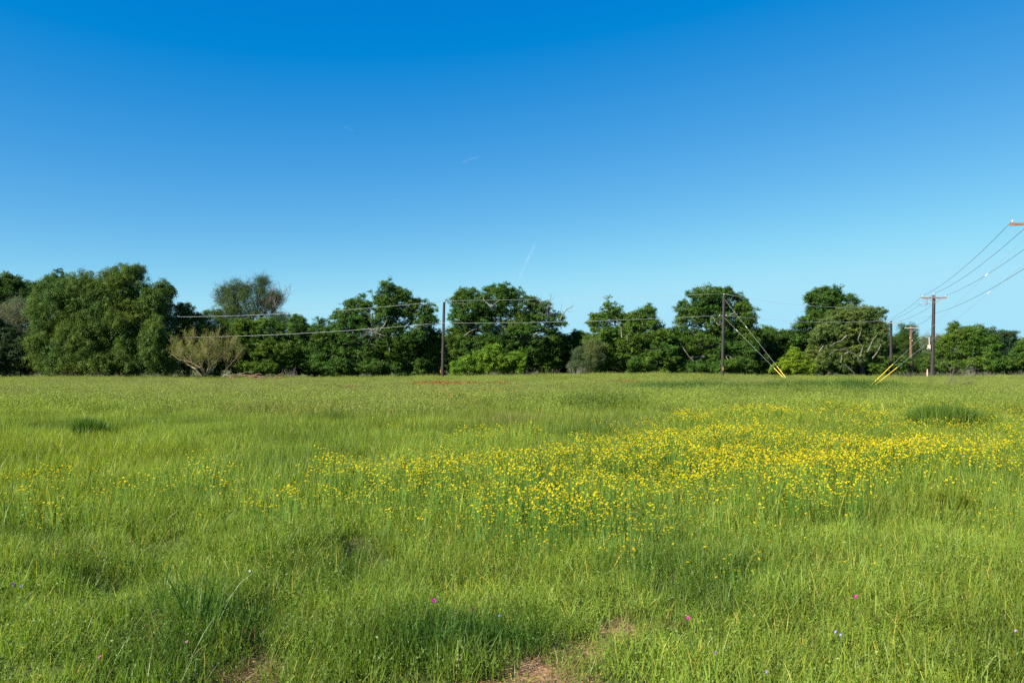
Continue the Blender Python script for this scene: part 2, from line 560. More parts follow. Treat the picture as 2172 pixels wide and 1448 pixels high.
def meadow_colour(x, y):
    n = len(x)
    c = np.repeat(c_near[None], n, 0)
    c = mixc(c, c_yel, (fbm(x, y, 3.2, 21) - .42) * 1.9)
    c = mixc(c, c_deep, (fbm(x, y, 1.6, 31) - .50) * 1.9)
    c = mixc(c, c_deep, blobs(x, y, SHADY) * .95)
    far = np.clip((y - 17) / 26, 0, 1)
    c = mixc(c, c_pale, far * (.45 + .5 * (fbm(x, y, 16, 41) - .3)))
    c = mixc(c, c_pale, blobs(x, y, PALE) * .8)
    c = mixc(c, c_yel, blobs(x, y, YELG))
    c = mixc(c, c_brown, blobs(x, y, BROWN) * .55 * (.4 + .9 * vnoise(x, y, 1.2, 51)))
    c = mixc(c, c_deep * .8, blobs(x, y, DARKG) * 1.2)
    c = mixc(c, c_deep, blobs(x, y, HOLLOW) * .7)  # shadow lying in the hollows, mixed into the blade colour
    c = c * (.74 + .5 * RNG.random((n, 1))) * (.82 + .36 * vnoise(x, y, .45, 67)[:, None])
    return c


def heights(x, y):
    h = .68 + .75 * fbm(x, y, 1.6, 61) + .6 * (vnoise(x, y, .42, 63) - .5)
    h = h + .45 * blobs(x, y, TALL) + .6 * np.clip(blobs(x, y, DARKG), 0, 1) - .25 * np.clip(blobs(x, y, HOLLOW), 0, 1)
    h = h * (1 - .5 * np.clip(blobs(x, y, BARE), 0, 1))
    return np.clip(h, .3, 1.9)


def strew(name, label, variants, x, y, s0=.85, s1=1.25, hk=1.0, colf=None, tilt=.12, keep=None, mat=M_GRASS, sink=.0):
    if keep is not None:
        x = x[keep]; y = y[keep]
    n = len(x)
    z = ground_z(x, y) - sink
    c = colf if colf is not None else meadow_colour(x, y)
    s = s0 + (s1 - s0) * RNG.random(n)
    hh = heights(x, y) * hk
    rot = np.stack([RNG.normal(0, tilt, n), RNG.normal(0, tilt, n), RNG.random(n) * 6.28], 1)
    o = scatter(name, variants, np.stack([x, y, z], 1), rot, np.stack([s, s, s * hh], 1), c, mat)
    tag(o, label, kind='stuff')
    return o


x, y = wedge(2.6, 10.5, 120)
bare = np.clip(blobs(x, y, BARE), 0, 1.2)
keep = (RNG.random(len(x)) > np.clip(bare * (.4 + 1.1 * vnoise(x, y, .22, 71)), 0, .93)) & (RNG.random(len(x)) > (y - 8.5) / 2.5)
strew('near_grass', 'short bright green meadow grass with small leafy herbs at the near edge', V_NEAR, x, y, keep=keep)
x, y = wedge(8, 29, 21)
keep = (RNG.random(len(x)) < (y - 7.5) / 2) & (RNG.random(len(x)) > (y - 25) / 5)
strew('meadow_grass', 'knee high green meadow grass across the middle of the field', V_MID, x, y, keep=keep)
x, y = wedge(23, 60, 3.6)
keep = (RNG.random(len(x)) < (y - 22) / 6)
x1, y1 = wedge(60, 102, 2.0, half=.76)
x = np.concatenate([x[keep], x1]); y = np.concatenate([y[keep], y1])
strew('seeding_grass', 'tall pale green seeding grass in the far half of the field', V_FAR, x, y, hk=.8)
x, y = wedge(3, 8, 60)
b = blobs(x, y, BARE)
keep = (RNG.random(len(x)) < np.clip(b, 0, 1) * .95) | (RNG.random(len(x)) < .03)
strew('dry_grass', 'straw coloured dry grass around the bare soil at the near edge', V_DRY, x, y, keep=keep,
      colf=np.repeat(np.array([[.13, .14, .055]]), keep.sum(), 0))
x, y = wedge(3.2, 14, 9)
b = blobs(x, y, TALL)
keep = RNG.random(len(x)) < np.clip((b * .8 + .02) * (blobs(x, y, BARE) < .25), 0, 1)
x = x[keep]; y = y[keep]
strew('long_grass', 'long arching green grass blades rising above the near turf', V_LONG, x, y, colf=mixc(meadow_colour(x, y), c_deep * 1.5, np.full(len(x), .4)), tilt=.2, hk=.85)
# arching pale stalks
V_STALK = [seedheads(2, .1, .35, .6, .016, (1.3, 1.2, 1.2), g1) for _ in range(6)]
x, y = wedge(4, 16, .7)
strew('grass_stalks', 'thin pale seed stalks standing above the near grass', V_STALK, x, y, tilt=.3,
      colf=np.repeat(np.array([[.26, .27, .10]]), len(x), 0))


# ------------------------------------------------------------------ yellow wildflowers
def flower_mesh(rng, heads=2, petals=7, rad=.0090, h=.30):
    parts = []
    for _ in range(heads):
        a = rng.random() * 6.28; l = rng.random() * .06
        top = np.array([math.cos(a) * l, math.sin(a) * l, h * (.85 + .3 * rng.random())])
        fa = rng.random() * 3.14; w = .0016
        V = np.array([[-w, 0, 0], [w, 0, 0], [top[0] + w, top[1], top[2]], [top[0] - w, top[1], top[2]]])
        parts.append((V, np.array([(0, 1, 2), (0, 2, 3)]), np.repeat([[.10, .19, .03]], 4, 0)))
        tilt = np.array([rng.normal(0, .45) - .3, rng.normal(0, .45) - .35, 1.0]); tilt /= np.linalg.norm(tilt)
        u = np.cross(tilt, [0, 1, .1]); u /= np.linalg.norm(u); v = np.cross(tilt, u)
        for k in range(petals):
            t = 2 * math.pi * k / petals; t1 = t - .36; t2 = t + .36
            d = lambda q, r: (u * math.cos(q) + v * math.sin(q)) * r
            P = np.array([top, top + d(t1, rad * .8) + tilt * .004, top + d(t, rad) + tilt * .002, top + d(t2, rad * .8) + tilt * .004])
            s = .9 + .2 * rng.random()
            parts.append((P, np.array([(0, 1, 2), (0, 2, 3)]), np.repeat([[.58 * s, .46 * s, .009]], 4, 0)))
        P = np.array([top + tilt * .007] + [top + (u * math.cos(q) + v * math.sin(q)) * rad * .34 + tilt * .003 for q in (0, 1.57, 3.14, 4.71)])
        parts.append((P, np.array([(0, 1, 2), (0, 2, 3), (0, 3, 4), (0, 4, 1)]), np.repeat([[.46, .30, .01]], 5, 0)))
    return merge(parts)


FLOW = [  # px, py, rx, ry, number
    (1700, 975, 330, 32, 1500), (1560, 985, 200, 18, 420), (1880, 970, 140, 28, 560), (1480, 940, 120, 28, 360), (1700, 930, 230, 22, 420),
    (1620, 885, 90, 9, 260), (1850, 865, 110, 7, 260), (2080, 868, 110, 9, 220), (1900, 895, 110, 10, 260), (1450, 895, 70, 10, 110),
    (1300, 1000, 180, 40, 420), (1010, 985, 110, 42, 300), (1190, 1085, 70, 22, 260), (1060, 1045, 90, 32, 240), (840, 1020, 120, 26, 260),
    (1330, 1110, 80, 16, 110), (700, 1005, 40, 18, 50), (1010, 930, 110, 12, 70), (1400, 960, 140, 22, 240), (1530, 1000, 110, 14, 120),
    (100, 1005, 60, 12, 55), (230, 1035, 60, 14, 40), (430, 995, 40, 12, 35), (30, 1040, 30, 10, 20), (430, 1020, 70, 26, 25), (640, 1045, 60, 20, 45),
    (1680, 1055, 30, 10, 50), (1760, 1050, 50, 14, 70), (1790, 1068, 50, 6, 16), (2140, 945, 50, 30, 120), (2080, 905, 90, 12, 120),
    (2150, 1040, 40, 30, 30), (2110, 1140, 50, 8, 10), (1320, 1150, 300, 20, 14), (1560, 1180, 80, 10, 6), (1820, 1110, 20, 40, 6),
    (60, 1060, 70, 20, 22), (560, 1055, 90, 20, 20), (1500, 1050, 120, 20, 60), (900, 905, 200, 14, 14), (1590, 1095, 60, 18, 14)]
fx = []; fy = []
for (cx, cy, rx, ry, n) in FLOW:
    n = int(n * (3.4 if cy < 985 else 2.3 if cy < 1025 else 1.4))
    ng = max(2, n // 7)
    gx = RNG.normal(cx, rx * .8, ng); gy = RNG.normal(cy, ry * .8, ng)
    k = RNG.integers(0, ng, n)
    px = gx[k]; py = gy[k]
    d = EYE * FPX / np.maximum(py - HZ, 20)
    X = (px - 1086) / FPX * d + RNG.normal(0, .16, n); Y = d + RNG.normal(0, .2, n)
    # the heads stand .3 m over the soil, so they show higher: bring them nearer
    s = (EYE - .32) / EYE
    fx.append(X * s); fy.append(Y * s)
fx = np.concatenate(fx); fy = np.concatenate(fy)
ok = (fy > 4.5) & (fy < 40) & (np.abs(fx) < fy * .7)
fx = fx[ok]; fy = fy[ok]
order = np.argsort(fy)
fx = fx[order]; fy = fy[order]
g2 = np.random.default_rng(9)
V_FLOW = [flower_mesh(g2, heads=h_) for h_ in (1, 1, 2, 2, 3, 3)]
M_FLOWER_SINGLE = None


def flower_single_mat():
    m, nt, out = new_mat('yellow_wildflower')
    N = nt.nodes.new; L = nt.links.new
    bv = N('ShaderNodeAttribute'); bv.attribute_name = 'bcol'
    p = N('ShaderNodeBsdfPrincipled'); p.inputs['Roughness'].default_value = .7; p.inputs['Specular IOR Level'].default_value = .1
    tr = N('ShaderNodeBsdfTranslucent'); mx = N('ShaderNodeMixShader'); mx.inputs[0].default_value = .3
    L(bv.outputs['Color'], p.inputs['Base Color']); L(bv.outputs['Color'], tr.inputs[0])
    L(p.outputs[0], mx.inputs[1]); L(tr.outputs[0], mx.inputs[2]); L(mx.outputs[0], out.inputs[0])
    return m


M_FLOWER_SINGLE = flower_single_mat()


def mesh_from(name, v, mat):
    me = bpy.data.meshes.new(name)
    me.from_pydata(v[0].tolist(), [], v[1].tolist())
    bc = np.ones((len(v[0]), 4), np.float32); bc[:, :3] = v[2]
    a = me.attributes.new('bcol', 'FLOAT_COLOR', 'POINT'); a.data.foreach_set('color', bc.ravel())
    me.materials.append(mat); me.update()
    return me


single = [mesh_from('yellow_wildflower', flower_mesh(g2, heads=1), M_FLOWER_SINGLE) for _ in range(6)]
NS = 300
fz = ground_z(fx, fy)
fh = heights(fx, fy)
for i in range(NS):
    o = link('yellow_wildflower', single[i % 6])
    o.location = (fx[i], fy[i], fz[i])
    s = .75 + .5 * random.random()
    o.scale = (s, s, s * min(1.25, max(.85, fh[i])))
    o.rotation_euler = (random.gauss(0, .12), random.gauss(0, .12), random.random() * .8 - .4)
    tag(o, 'single small yellow wildflower at the near rim of the yellow drift in the meadow', 'flower', 'yellow wildflowers along the near rim of the drift')
n = len(fx) - NS
x = fx[NS:]; y = fy[NS:]
s = .65 + .75 * RNG.random(n)
big = 1 + np.clip((y - 12) / 30, 0, .5)
o = scatter('yellow_flower_drift', V_FLOW, np.stack([x, y, fz[NS:]], 1),
            np.stack([RNG.normal(0, .12, n), RNG.normal(0, .12, n), RNG.random(n) * 1.2 - .6], 1),
            np.stack([s * big, s * big, s * np.clip(fh[NS:], .85, 1.3)], 1), np.ones((n, 3)) * (.75 + .4 * RNG.random((n, 1))) * np.stack([np.ones(n), .98 + .14 * RNG.random(n), np.ones(n)], 1), M_PETAL)
tag(o, 'broad drift of small yellow wildflowers across the right half of the meadow', kind='stuff')

# red-orange flowers far off, in front of the left-hand pole
V_RED = []
for _ in range(4):
    P = np.stack([g1.normal(0, .35, 26), g1.normal(0, .35, 26), .44 + .13 * g1.random(26)], 1)
    V_RED.append(specks(P, .05, .09, (.27, .11, .04), g1, .8, .25, up=1))
X = []; Y = []
for (cx, cy, rx, ry, n) in [(915, 818, 34, 2.2, 22), (945, 816, 14, 1.8, 9), (1000, 818, 7, 1.5, 16), (975, 816, 12, 1.5, 10), (1062, 816, 12, 1.5, 8),
                            (1338, 810, 20, 1.2, 14), (1270, 810, 40, 1.4, 6), (828, 814, 16, 1.4, 6), (738, 826, 6, 2, 3), (1010, 845, 120, 10, 5)]:
    px = RNG.normal(cx, rx * .7, n); py = RNG.normal(cy, ry * .7, n) + 4
    d = (EYE - .35) * FPX / np.maximum(py - 4 - HZ, 20)
    X.append((px - 1086) / FPX * d); Y.append(d)
X = np.concatenate(X); Y = np.concatenate(Y); n = len(X)
o = scatter('red_flower_patch', V_RED, np.stack([X, Y, ground_z(X, Y) + .16], 1), np.stack([np.zeros(n), np.zeros(n), RNG.random(n) * 6], 1),
            np.ones((n, 3)), np.ones((n, 3)), M_PETAL)
tag(o, 'thin orange red streaks of wildflowers in the far grass before the trees', kind='stuff')

# single magenta, purple and pale flowers of the foreground
M_STEM = solid_mat('flower_stem', (.07, .13, .03), (.10, .17, .04), 20)


def wild_cup(px, py, color, size, label, group=None, dark=False):
    size *= 1.0
    d = (EYE - .30) * FPX / (py - HZ)
    p = at(px, py, d)
    z0 = gz(p[0], p[1])
    root = thing('cup_flower', (p[0], p[1], z0), label, 'flower', group)
    h = p[2] - z0
    st = MB(); st.tube([(0, 0, 0), (.012, .004, h * .5), (0, 0, h)], .0014, 4)
    st.build('stem', M_STEM, root)
    m = solid_mat('cup_petal', color, [min(1, q * 1.25) for q in color], 30, .6)
    lean = random.uniform(-.3, .3)
    for k in range(5):
        b = MB()
        t = 2 * math.pi * k / 5; rows = []
        for (r, zz, w) in ((.15, 0, .12), (.42, .35, .42), (.5, .8, .5), (.62, 1.15, .34)):
            for sgn in (-1, 0, 1):
                q = t + sgn * w * .9
                rr = r * size * (1.0 if sgn else 1.08)
                rows.append((math.cos(q) * rr + lean * zz * size, math.sin(q) * rr, h + zz * size))
        f = [(i * 3 + j, i * 3 + j + 1, i * 3 + j + 4, i * 3 + j + 3) for i in range(3) for j in range(2)]
        b.add(rows, f)
        b.build('petal', m, root)


MAG = (.50, .02, .30); DPUR = (.12, .012, .06); LAV = (.28, .22, .55); VIO = (.22, .03, .35); WHT = (.72, .7, .66)
wild_cup(922, 1278, MAG, .020, 'bright magenta cup flower standing nearest the middle of the foreground grass')
wild_cup(1003, 1294, DPUR, .016, 'dark wine red bud right beside the bright magenta flower')
wild_cup(1059, 1308, LAV, .010, 'tiny lavender flower low in the grass right of the wine red bud')
wild_cup(1460, 1314, MAG, .016, 'leaning magenta cup flower in the right centre foreground grass')
wild_cup(1814, 1268, (.38, .015, .19), .017, 'deep magenta cup flower in the grass at the right')
wild_cup(31, 1243, VIO, .018, 'purple flower near the left edge of the meadow')
wild_cup(45, 1246, LAV, .011, 'pale violet flower just right of the purple one at the left edge')
wild_cup(395, 1363, (.5, .2, .35), .010, 'small pink flower in the left foreground grass')
wild_cup(210, 1395, (.55, .12, .35), .009, 'tiny rose pink flower near the bottom left corner')
wild_cup(530, 1213, WHT, .011, 'small white flower on a thin stalk in the left foreground')
wild_cup(1772, 1343, LAV, .012, 'lavender flower spike, left one of the pair low at the right')
wild_cup(1782, 1349, LAV, .011, 'lavender flower spike, right one of the pair low at the right')
wild_cup(1627, 1428, (.25, .18, .5), .010, 'bluish violet flower at the bottom edge right of centre')
wild_cup(1518, 1386, (.2, .1, .25), .011, 'dull purple flower between the leaning magenta one and the bottom edge')
wild_cup(2153, 1340, (.4, .25, .5), .010, 'pale lilac flower at the far right edge of the foreground')


# ------------------------------------------------------------------ trees
def clump(rng, sprays, per, ls0, ls1, spread=1.0, aspect=.6, droop=0.0, flat=.75):
    P = []; O = []
    for _ in range(sprays):
        d = rng.normal(size=3); d[2] = d[2] * .8 + .25; d /= np.linalg.norm(d)
        L = spread * (.45 + .55 * rng.random())
        u = np.sqrt(rng.random(per))
        p = d[None] * (u * L)[:, None] + rng.normal(size=(per, 3)) * .15 * spread
        p[:, 2] *= flat
        p[:, 2] -= droop * u * u * L
        P.append(p); O.append(np.repeat(d[None], per, 0))
    P = np.concatenate(P); O = np.concatenate(O)
    return specks(P, ls0, ls1, (1, 1, 1), rng, aspect, .28, up=.9, outward=O * 2.0)


g3 = np.random.default_rng(21)
CL_OAK = [clump(g3, 12, 15, .10, .26) for _ in range(7)]
CL_FINE = [clump(g3, 16, 15, .07, .15, droop=.5, flat=.9) for _ in range(7)]
CL_AIRY = [clump(g3, 7, 9, .06, .13, spread=1.1) for _ in range(6)]
CL_WEEP = [clump(g3, 11, 15, .09, .21, droop=.9, flat=1.0) for _ in range(7)]
CLS = {'oak': CL_OAK, 'fine': CL_FINE, 'airy': CL_AIRY, 'weep': CL_WEEP}
OAK = (.052, .104, .014); OAKL = (.068, .126, .016); BRIGHT = (.105, .19, .016); OLIVE = (.095, .135, .030); GREYG = (.095, .125, .045)
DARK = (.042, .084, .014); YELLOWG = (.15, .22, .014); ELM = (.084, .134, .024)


def wiggle(a, b, k=5, amp=.08, rng=random):
    a = np.array(a, float); b = np.array(b, float); L = np.linalg.norm(b - a)
    out = []
    for i in range(k + 1):
        t = i / k
        p = a + (b - a) * t
        if 0 < i < k:
            p = p + np.array([rng.gauss(0, amp), rng.gauss(0, amp), rng.gauss(0, amp * .6)]) * L
        p[2] += .08 * L * math.sin(t * math.pi)
        out.append(p)
    return out


def twigs(mb, p, d, L, r, lev, kids=3, spread=.6, up=.1):
    p = np.array(p, float); d = np.array(d, float); d /= np.linalg.norm(d)
    pts = [p.copy()]; q = p.copy(); dd = d.copy()
    for i in range(4):
        dd = dd + np.array([random.gauss(0, .16), random.gauss(0, .16), random.gauss(0, .13) + up * .3]); dd /= np.linalg.norm(dd)
        q = q + dd * L / 4; pts.append(q.copy())
    mb.tube(pts, [r * (1 - .15 * i) for i in range(5)], 4 if lev > 0 else 3, cap=False)
    if lev > 0:
        for k in range(kids):
            i = random.randint(1, 4)
            nd = dd + np.array([random.gauss(0, spread), random.gauss(0, spread), random.gauss(up, spread * .8)])
            twigs(mb, pts[i], nd, L * random.uniform(.45, .75), r * .55, lev - 1, kids, spread, up)


def tree(label, cat, d, lobes, colour, base=None, kind='oak', name='oak_tree', dens=1.0, cs=.75, bark=M_BARK, limbs=None, group=None,
         gap=.30, trunk_r=.28, back=.45, ctop=0.0, twig=False, shade=0.25):
    """lobes: (px, py, rx, ry[, depth offset]) of the crown masses as they show; d: distance"""
    k = d / FPX
    bx = base if base is not None else sum(l[0] for l in lobes) / len(lobes)
    p0 = np.array([(bx - 1086) * k, d, 0]); p0[2] = gz(p0[0], d) - .05
    root = thing(name, p0, label, cat, group)
    LB = []
    for l in lobes:
        dd = d + (l[4] if len(l) > 4 else 0)
        c = at(l[0], l[1], d); c = c * 1.0; c[1] = dd
        c[0] *= dd / d; c[2] = EYE + (c[2] - EYE) * dd / d
        rx = l[2] * k; rz = l[3] * k
        LB.append((c - p0, np.array([rx, min(max(rx, rz) * .85, rx * 1.3), rz])))
    MAIN = list(LB); LB = [(c, r * .93) for c, r in LB]
    for (c, r) in MAIN:
        for _ in range(4):
            u = RNG.normal(size=3); u[2] = abs(u[2]) * .9 + .1; u[1] *= .7; u /= np.linalg.norm(u)
            f = .20 + .22 * RNG.random()
            e = 1 + .5 * RNG.random(3)
            LB.append((c + u * r * (1.0 - f * .7), np.maximum(r * f, cs * .5) * e))
    P = []; Q = []
    for i, (c, r) in enumerate(LB):
        area = 4 * math.pi * ((r[0] * r[1]) ** 1.6 / 3 + (r[0] * r[2]) ** 1.6 / 3 + (r[1] * r[2]) ** 1.6 / 3) ** (1 / 1.6)
        n = int(area * dens * 1.45 / (cs * cs)) + 4
        u = RNG.normal(size=(n, 3)); u /= np.linalg.norm(u, axis=1, keepdims=True)
        rad = np.where(RNG.random(n) < .72, .86 + .14 * RNG.random(n), .35 + .5 * RNG.random(n))
        q = u * rad[:, None]
        q = q * (1 + .26 * (vnoise(u[:, 0] * 3 + i * 9, u[:, 2] * 3 + u[:, 1] * 2, 1, i)[:, None] - .5) * 2)
        # keep inside of the silhouette by the size of a clump
        rr = np.maximum(r - cs * .35, r * .45)
        p = c + q * rr + RNG.normal(size=(n, 3)) * cs * .32
        g = fbm(u[:, 0] * r[0] + 7 * i, u[:, 2] * r[2] + u[:, 1] * 1.7, 1.7, 5 + i)
        keep = (g > gap + .05 + .08 * RNG.random(n)) | (rad < .6)
        keep &= (u[:, 1] < .35) | (RNG.random(n) < back)
        for j, (c2, r2) in enumerate(LB):
            if j != i:
                e = np.linalg.norm((p - c2) / r2, axis=1)
                keep &= (e > .62) | (RNG.random(n) < .25)
        keep &= (p[:, 2] > .1)
        P.append(p[keep]); Q.append(np.full(keep.sum(), i))
    P = np.concatenate(P); n = len(P)
    wx = P[:, 0] + p0[0]
    col = np.array(colour)[None] * (.78 + .44 * RNG.random((n, 1)))
    hue = (fbm(wx, P[:, 2] * 1.3, 2.6, 77) - .5)[:, None]
    col = col * np.concatenate([1 + hue * .9, 1 + hue * .35, 1 - hue * .3], 1)
    s = cs * (.6 + .75 * RNG.random(n))
    o = scatter('crown', CLS[kind], P, np.stack([RNG.normal(0, .25, n), RNG.normal(0, .25, n), RNG.random(n) * 6.28], 1),
                np.stack([s, s, s], 1), col, M_LEAF, root)
    o['kind'] = 'stuff'
    # trunk and limbs
    top = max(LB, key=lambda q: q[0][2])[0]
    cen = np.mean([q[0] for q in LB], axis=0)
    fork = np.array([cen[0] * .35, cen[1] * .3, max(1.0, cen[2] * .55)])
    t = MB()
    t.tube([(0, 0, -.3), (0, 0, .2), tuple(fork * [.5, .5, .55]), tuple(fork)], [trunk_r * 1.5, trunk_r * 1.15, trunk_r, trunk_r * .8], 9)
    t.build('trunk', bark, root, True)
    lm = MB()
    for (c, r) in MAIN:
        path = wiggle(fork, c, 5, .06)
        lm.tube(path, [trunk_r * (.5 - .07 * i) for i in range(6)], 6)
        for _ in range(9 if not twig else 16):
            u = RNG.normal(size=3); u /= np.linalg.norm(u); u[2] = abs(u[2]) * .7 if random.random() < .7 else u[2]
            if u[1] > 0 and random.random() < .6: u[1] *= -1
            s0 = path[random.randint(2, 5)]
            e = c + u * r * .88
            lm.tube(wiggle(s0, e, 5, .07), [trunk_r * q for q in (.17, .14, .11, .08, .06, .04)], 4)
            if twig:
                for _ in range(3):
                    twigs(lm, e, e - c + RNG.normal(size=3) * .5, cs * 1.6, trunk_r * .06, 1, 4, .7)
    lm.build('limbs', limbs or bark, root, True)
    return root, p0


G_OAK = 'oaks along the far edge of the field'
BK = 'trees behind the field edge oaks'
# --- left end
tree('dark tree at the far left edge standing behind the pale lichen grey one', 'tree', 120,
     [(-40, 640, 60, 60), (20, 625, 45, 42), (60, 630, 38, 32), (90, 640, 34, 36), (20, 690, 70, 60)], DARK, 10, cs=.8, name='dark_tree')
tree('dark round topped tree just showing over the left shoulder of the biggest crown', 'tree', 122,
     [(128, 612, 32, 36), (150, 640, 50, 45), (120, 690, 60, 70)], DARK, 130, cs=.7, name='dark_tree')
tree('pale grey green lichen covered small tree at the left edge', 'tree', 104,
     [(42, 660, 36, 26, 0), (20, 680, 30, 22), (55, 690, 22, 34)], (.13, .15, .085), 30, kind='airy', dens=2.2, cs=.6, bark=M_PALEBARK, name='lichen_tree', trunk_r=.16, gap=.2, twig=True)
tree('deep shaded leafy shrub at the bottom left edge of the wood', 'shrub', 102,
     [(10, 750, 45, 48), (-30, 730, 40, 60), (40, 770, 34, 32), (65, 772, 28, 28, 4)], (.040, .068, .026), 10, kind='oak', dens=1.1, cs=.6, name='shade_shrub', trunk_r=.14)  # leaf colour darkened to carry the shade it stands in
tree('largest tree of all, a broad weeping light green crown at the left', 'tree', 102,
     [(110, 655, 52, 62), (165, 635, 60, 58, -1), (225, 625, 55, 52, 0), (275, 612, 44, 52, 1), (291, 578, 16, 22, 1), (330, 655, 42, 58, 1), (250, 690, 80, 60, 1),
      (100, 735, 44, 52, -1), (165, 735, 62, 58, -2), (120, 772, 46, 26, -2), (330, 735, 42, 56, -1), (270, 755, 50, 40, -1), (205, 775, 46, 24, -2),
      (350, 625, 20, 26, 1), (345, 778, 30, 20), (205, 690, 90, 66, 2.5), (300, 690, 60, 66, 2.5), (270, 770, 60, 30, 2)],
     ELM, 215, kind='weep', cs=.66, dens=1.25, gap=.24, trunk_r=.4, name='weeping_tree')
tree('small broad leaved tree peeping out right of the largest tree', 'tree', 108,
     [(392, 657, 20, 14), (405, 690, 36, 26), (400, 730, 40, 40), (425, 720, 30, 34)], OAKL, 400, cs=.6, trunk_r=.15, name='small_tree', gap=.33)
tree('thin grey green tree between the broad leaved tree and the airy tall one', 'tree', 110,
     [(452, 685, 34, 30), (445, 720, 40, 34), (470, 735, 40, 50), (490, 700, 30, 30)], OAKL, 455, kind='fine', cs=.6, trunk_r=.14, name='thin_tree', gap=.34)
rt, p0 = tree('tall airy half bare tree rising behind the brush pile', 'tree', 112,
     [(484, 640, 24, 24), (508, 618, 26, 24), (537, 636, 30, 32), (555, 608, 18, 18), (505, 672, 42, 26), (560, 664, 30, 30), (476, 624, 14, 14), (580, 640, 16, 22), (600, 690, 30, 24)], (.062, .105, .028), 540, kind='airy', cs=.75,
     dens=4.2, trunk_r=.22, name='airy_tree', gap=.26, bark=M_BARK, twig=True)
tw = MB()
for _ in range(15):
    s0 = at(random.uniform(560, 585), random.uniform(655, 690), 112) - p0
    twigs(tw, s0, (random.uniform(.0, .9), random.uniform(-.4, .3), 1), 2.6, .05, 3, 3, .42, .25)
tw.build('bare_twigs', M_DEADGREY, rt)
tree('bushy dark green tree under the airy tall one, behind the brush pile', 'tree', 109,
     [(520, 715, 44, 34), (570, 705, 42, 30), (530, 760, 50, 36), (590, 750, 48, 42), (635, 725, 34, 44), (630, 692, 26, 20), (480, 745, 34, 40), (640, 770, 34, 26), (560, 780, 60, 18)], OAKL, 580,
     cs=.62, trunk_r=.2, name='bushy_tree', gap=.34)
tree('leafy pyramid topped oak left of the left-hand pole', 'tree', 106,
     [(735, 690, 46, 42), (790, 665, 52, 48), (826, 632, 26, 32), (850, 660, 44, 42, 1), (893, 665, 32, 32, 1), (905, 690, 26, 24), (700, 740, 48, 52), (765, 735, 60, 56, -1),
      (840, 730, 58, 56), (905, 745, 42, 52, 2), (720, 778, 48, 20, -1), (800, 778, 56, 20, -1), (870, 778, 44, 20)],
     OAK, 815, cs=.68, dens=1.0, gap=.35, trunk_r=.42, group=None, limbs=M_PALEBARK)
rt, p0 = tree('wide round oak with gaps in its crown right of the left-hand pole', 'tree', 106,
     [(1000, 655, 44, 44), (1045, 640, 46, 34), (1095, 650, 40, 34), (975, 690, 30, 36), (1140, 675, 44, 34), (1180, 690, 18, 28), (1060, 690, 70, 40, 1), (1120, 720, 70, 44),
      (990, 735, 46, 46), (1060, 750, 56, 40), (1160, 750, 50, 46, 1), (1205, 742, 40, 42, 3), (1225, 725, 24, 24, 4)],
     OAK, 1075, cs=.66, dens=.95, gap=.38, trunk_r=.45, limbs=M_PALEBARK)
tw = MB()
for _ in range(6):
    twigs(tw, at(random.uniform(1140, 1170), 668, 105) - p0, (random.uniform(-.3, .4), random.uniform(-.3, .3), 1), 1.7, .035, 2, 3, .45, .2)
br = at(1188, 678, 105) - p0
q = [br, at(1196, 664, 105) - p0, at(1202, 656, 105) - p0, at(1212, 652, 105) - p0, at(1217, 644, 105) - p0]
tw.tube(q, [.09, .07, .055, .04, .02], 5)
tw.tube([q[1], at(1190, 655, 105) - p0, at(1192, 643, 105) - p0], [.05, .035, .015], 4)
tw.tube([q[2], at(1206, 661, 105) - p0, at(1214, 660, 105) - p0], [.04, .03, .015], 4)
tw.tube([q[3], at(1216, 650, 105) - p0], [.03, .015], 4)
tw.build('bare_branch', M_PALEBARK, rt)
tree('low bright green bush at the foot of the wide round oak', 'bush', 100,
     [(1000, 778, 40, 20), (1045, 765, 44, 30), (1090, 772, 34, 24), (975, 782, 28, 16)], BRIGHT, 1040, cs=.55, trunk_r=.12, name='low_bush', gap=.32)
tree('oak with two separate tops standing in the centre right of the wood', 'tree', 105,
     [(1295, 662, 24, 22), (1275, 690, 32, 24), (1320, 685, 24, 20), (1365, 672, 24, 20), (1378, 662, 10, 12), (1350, 695, 36, 22), (1300, 735, 56, 40), (1385, 715, 42, 36), (1400, 750, 48, 48),
      (1340, 765, 60, 32), (1270, 765, 40, 32)],
     OAKL, 1325, cs=.64, gap=.37, trunk_r=.34, limbs=M_PALEBARK)
tree('grey green bush in the dip between two oaks right of the centre', 'bush', 102,
     [(1240, 765, 30, 30), (1262, 745, 26, 26), (1225, 778, 22, 18)], GREYG, 1245, kind='fine', cs=.5, trunk_r=.1, name='grey_bush')
tree('tall domed oak behind the pole with the guy wires at the centre right', 'tree', 108,
     [(1505, 632, 40, 30), (1465, 670, 38, 34), (1545, 640, 36, 26), (1575, 670, 30, 38), (1520, 680, 50, 40), (1450, 690, 26, 26), (1590, 705, 24, 34), (1500, 740, 60, 40), (1570, 745, 46, 48),
      (1440, 745, 44, 48), (1460, 778, 50, 20, -2), (1550, 780, 56, 20, -2), (1600, 770, 30, 28)],
     OAK, 1530, cs=.68, gap=.36, trunk_r=.42, limbs=M_PALEBARK)
tree('rounded mid green tree in the gap right of the domed oak', 'tree', 118,
     [(1640, 725, 34, 30), (1675, 722, 34, 28), (1710, 735, 40, 34), (1650, 765, 44, 32), (1700, 770, 50, 26)], OAK, 1670, cs=.7, name='rounded_tree', gap=.33)
tree('yellow green bush beside the yellow guy guards of the centre pole', 'bush', 101,
     [(1685, 770, 26, 26), (1708, 778, 22, 20), (1655, 782, 20, 14), (1690, 755, 16, 14)], YELLOWG, 1690, cs=.5, trunk_r=.09, name='yellow_bush', gap=.3)
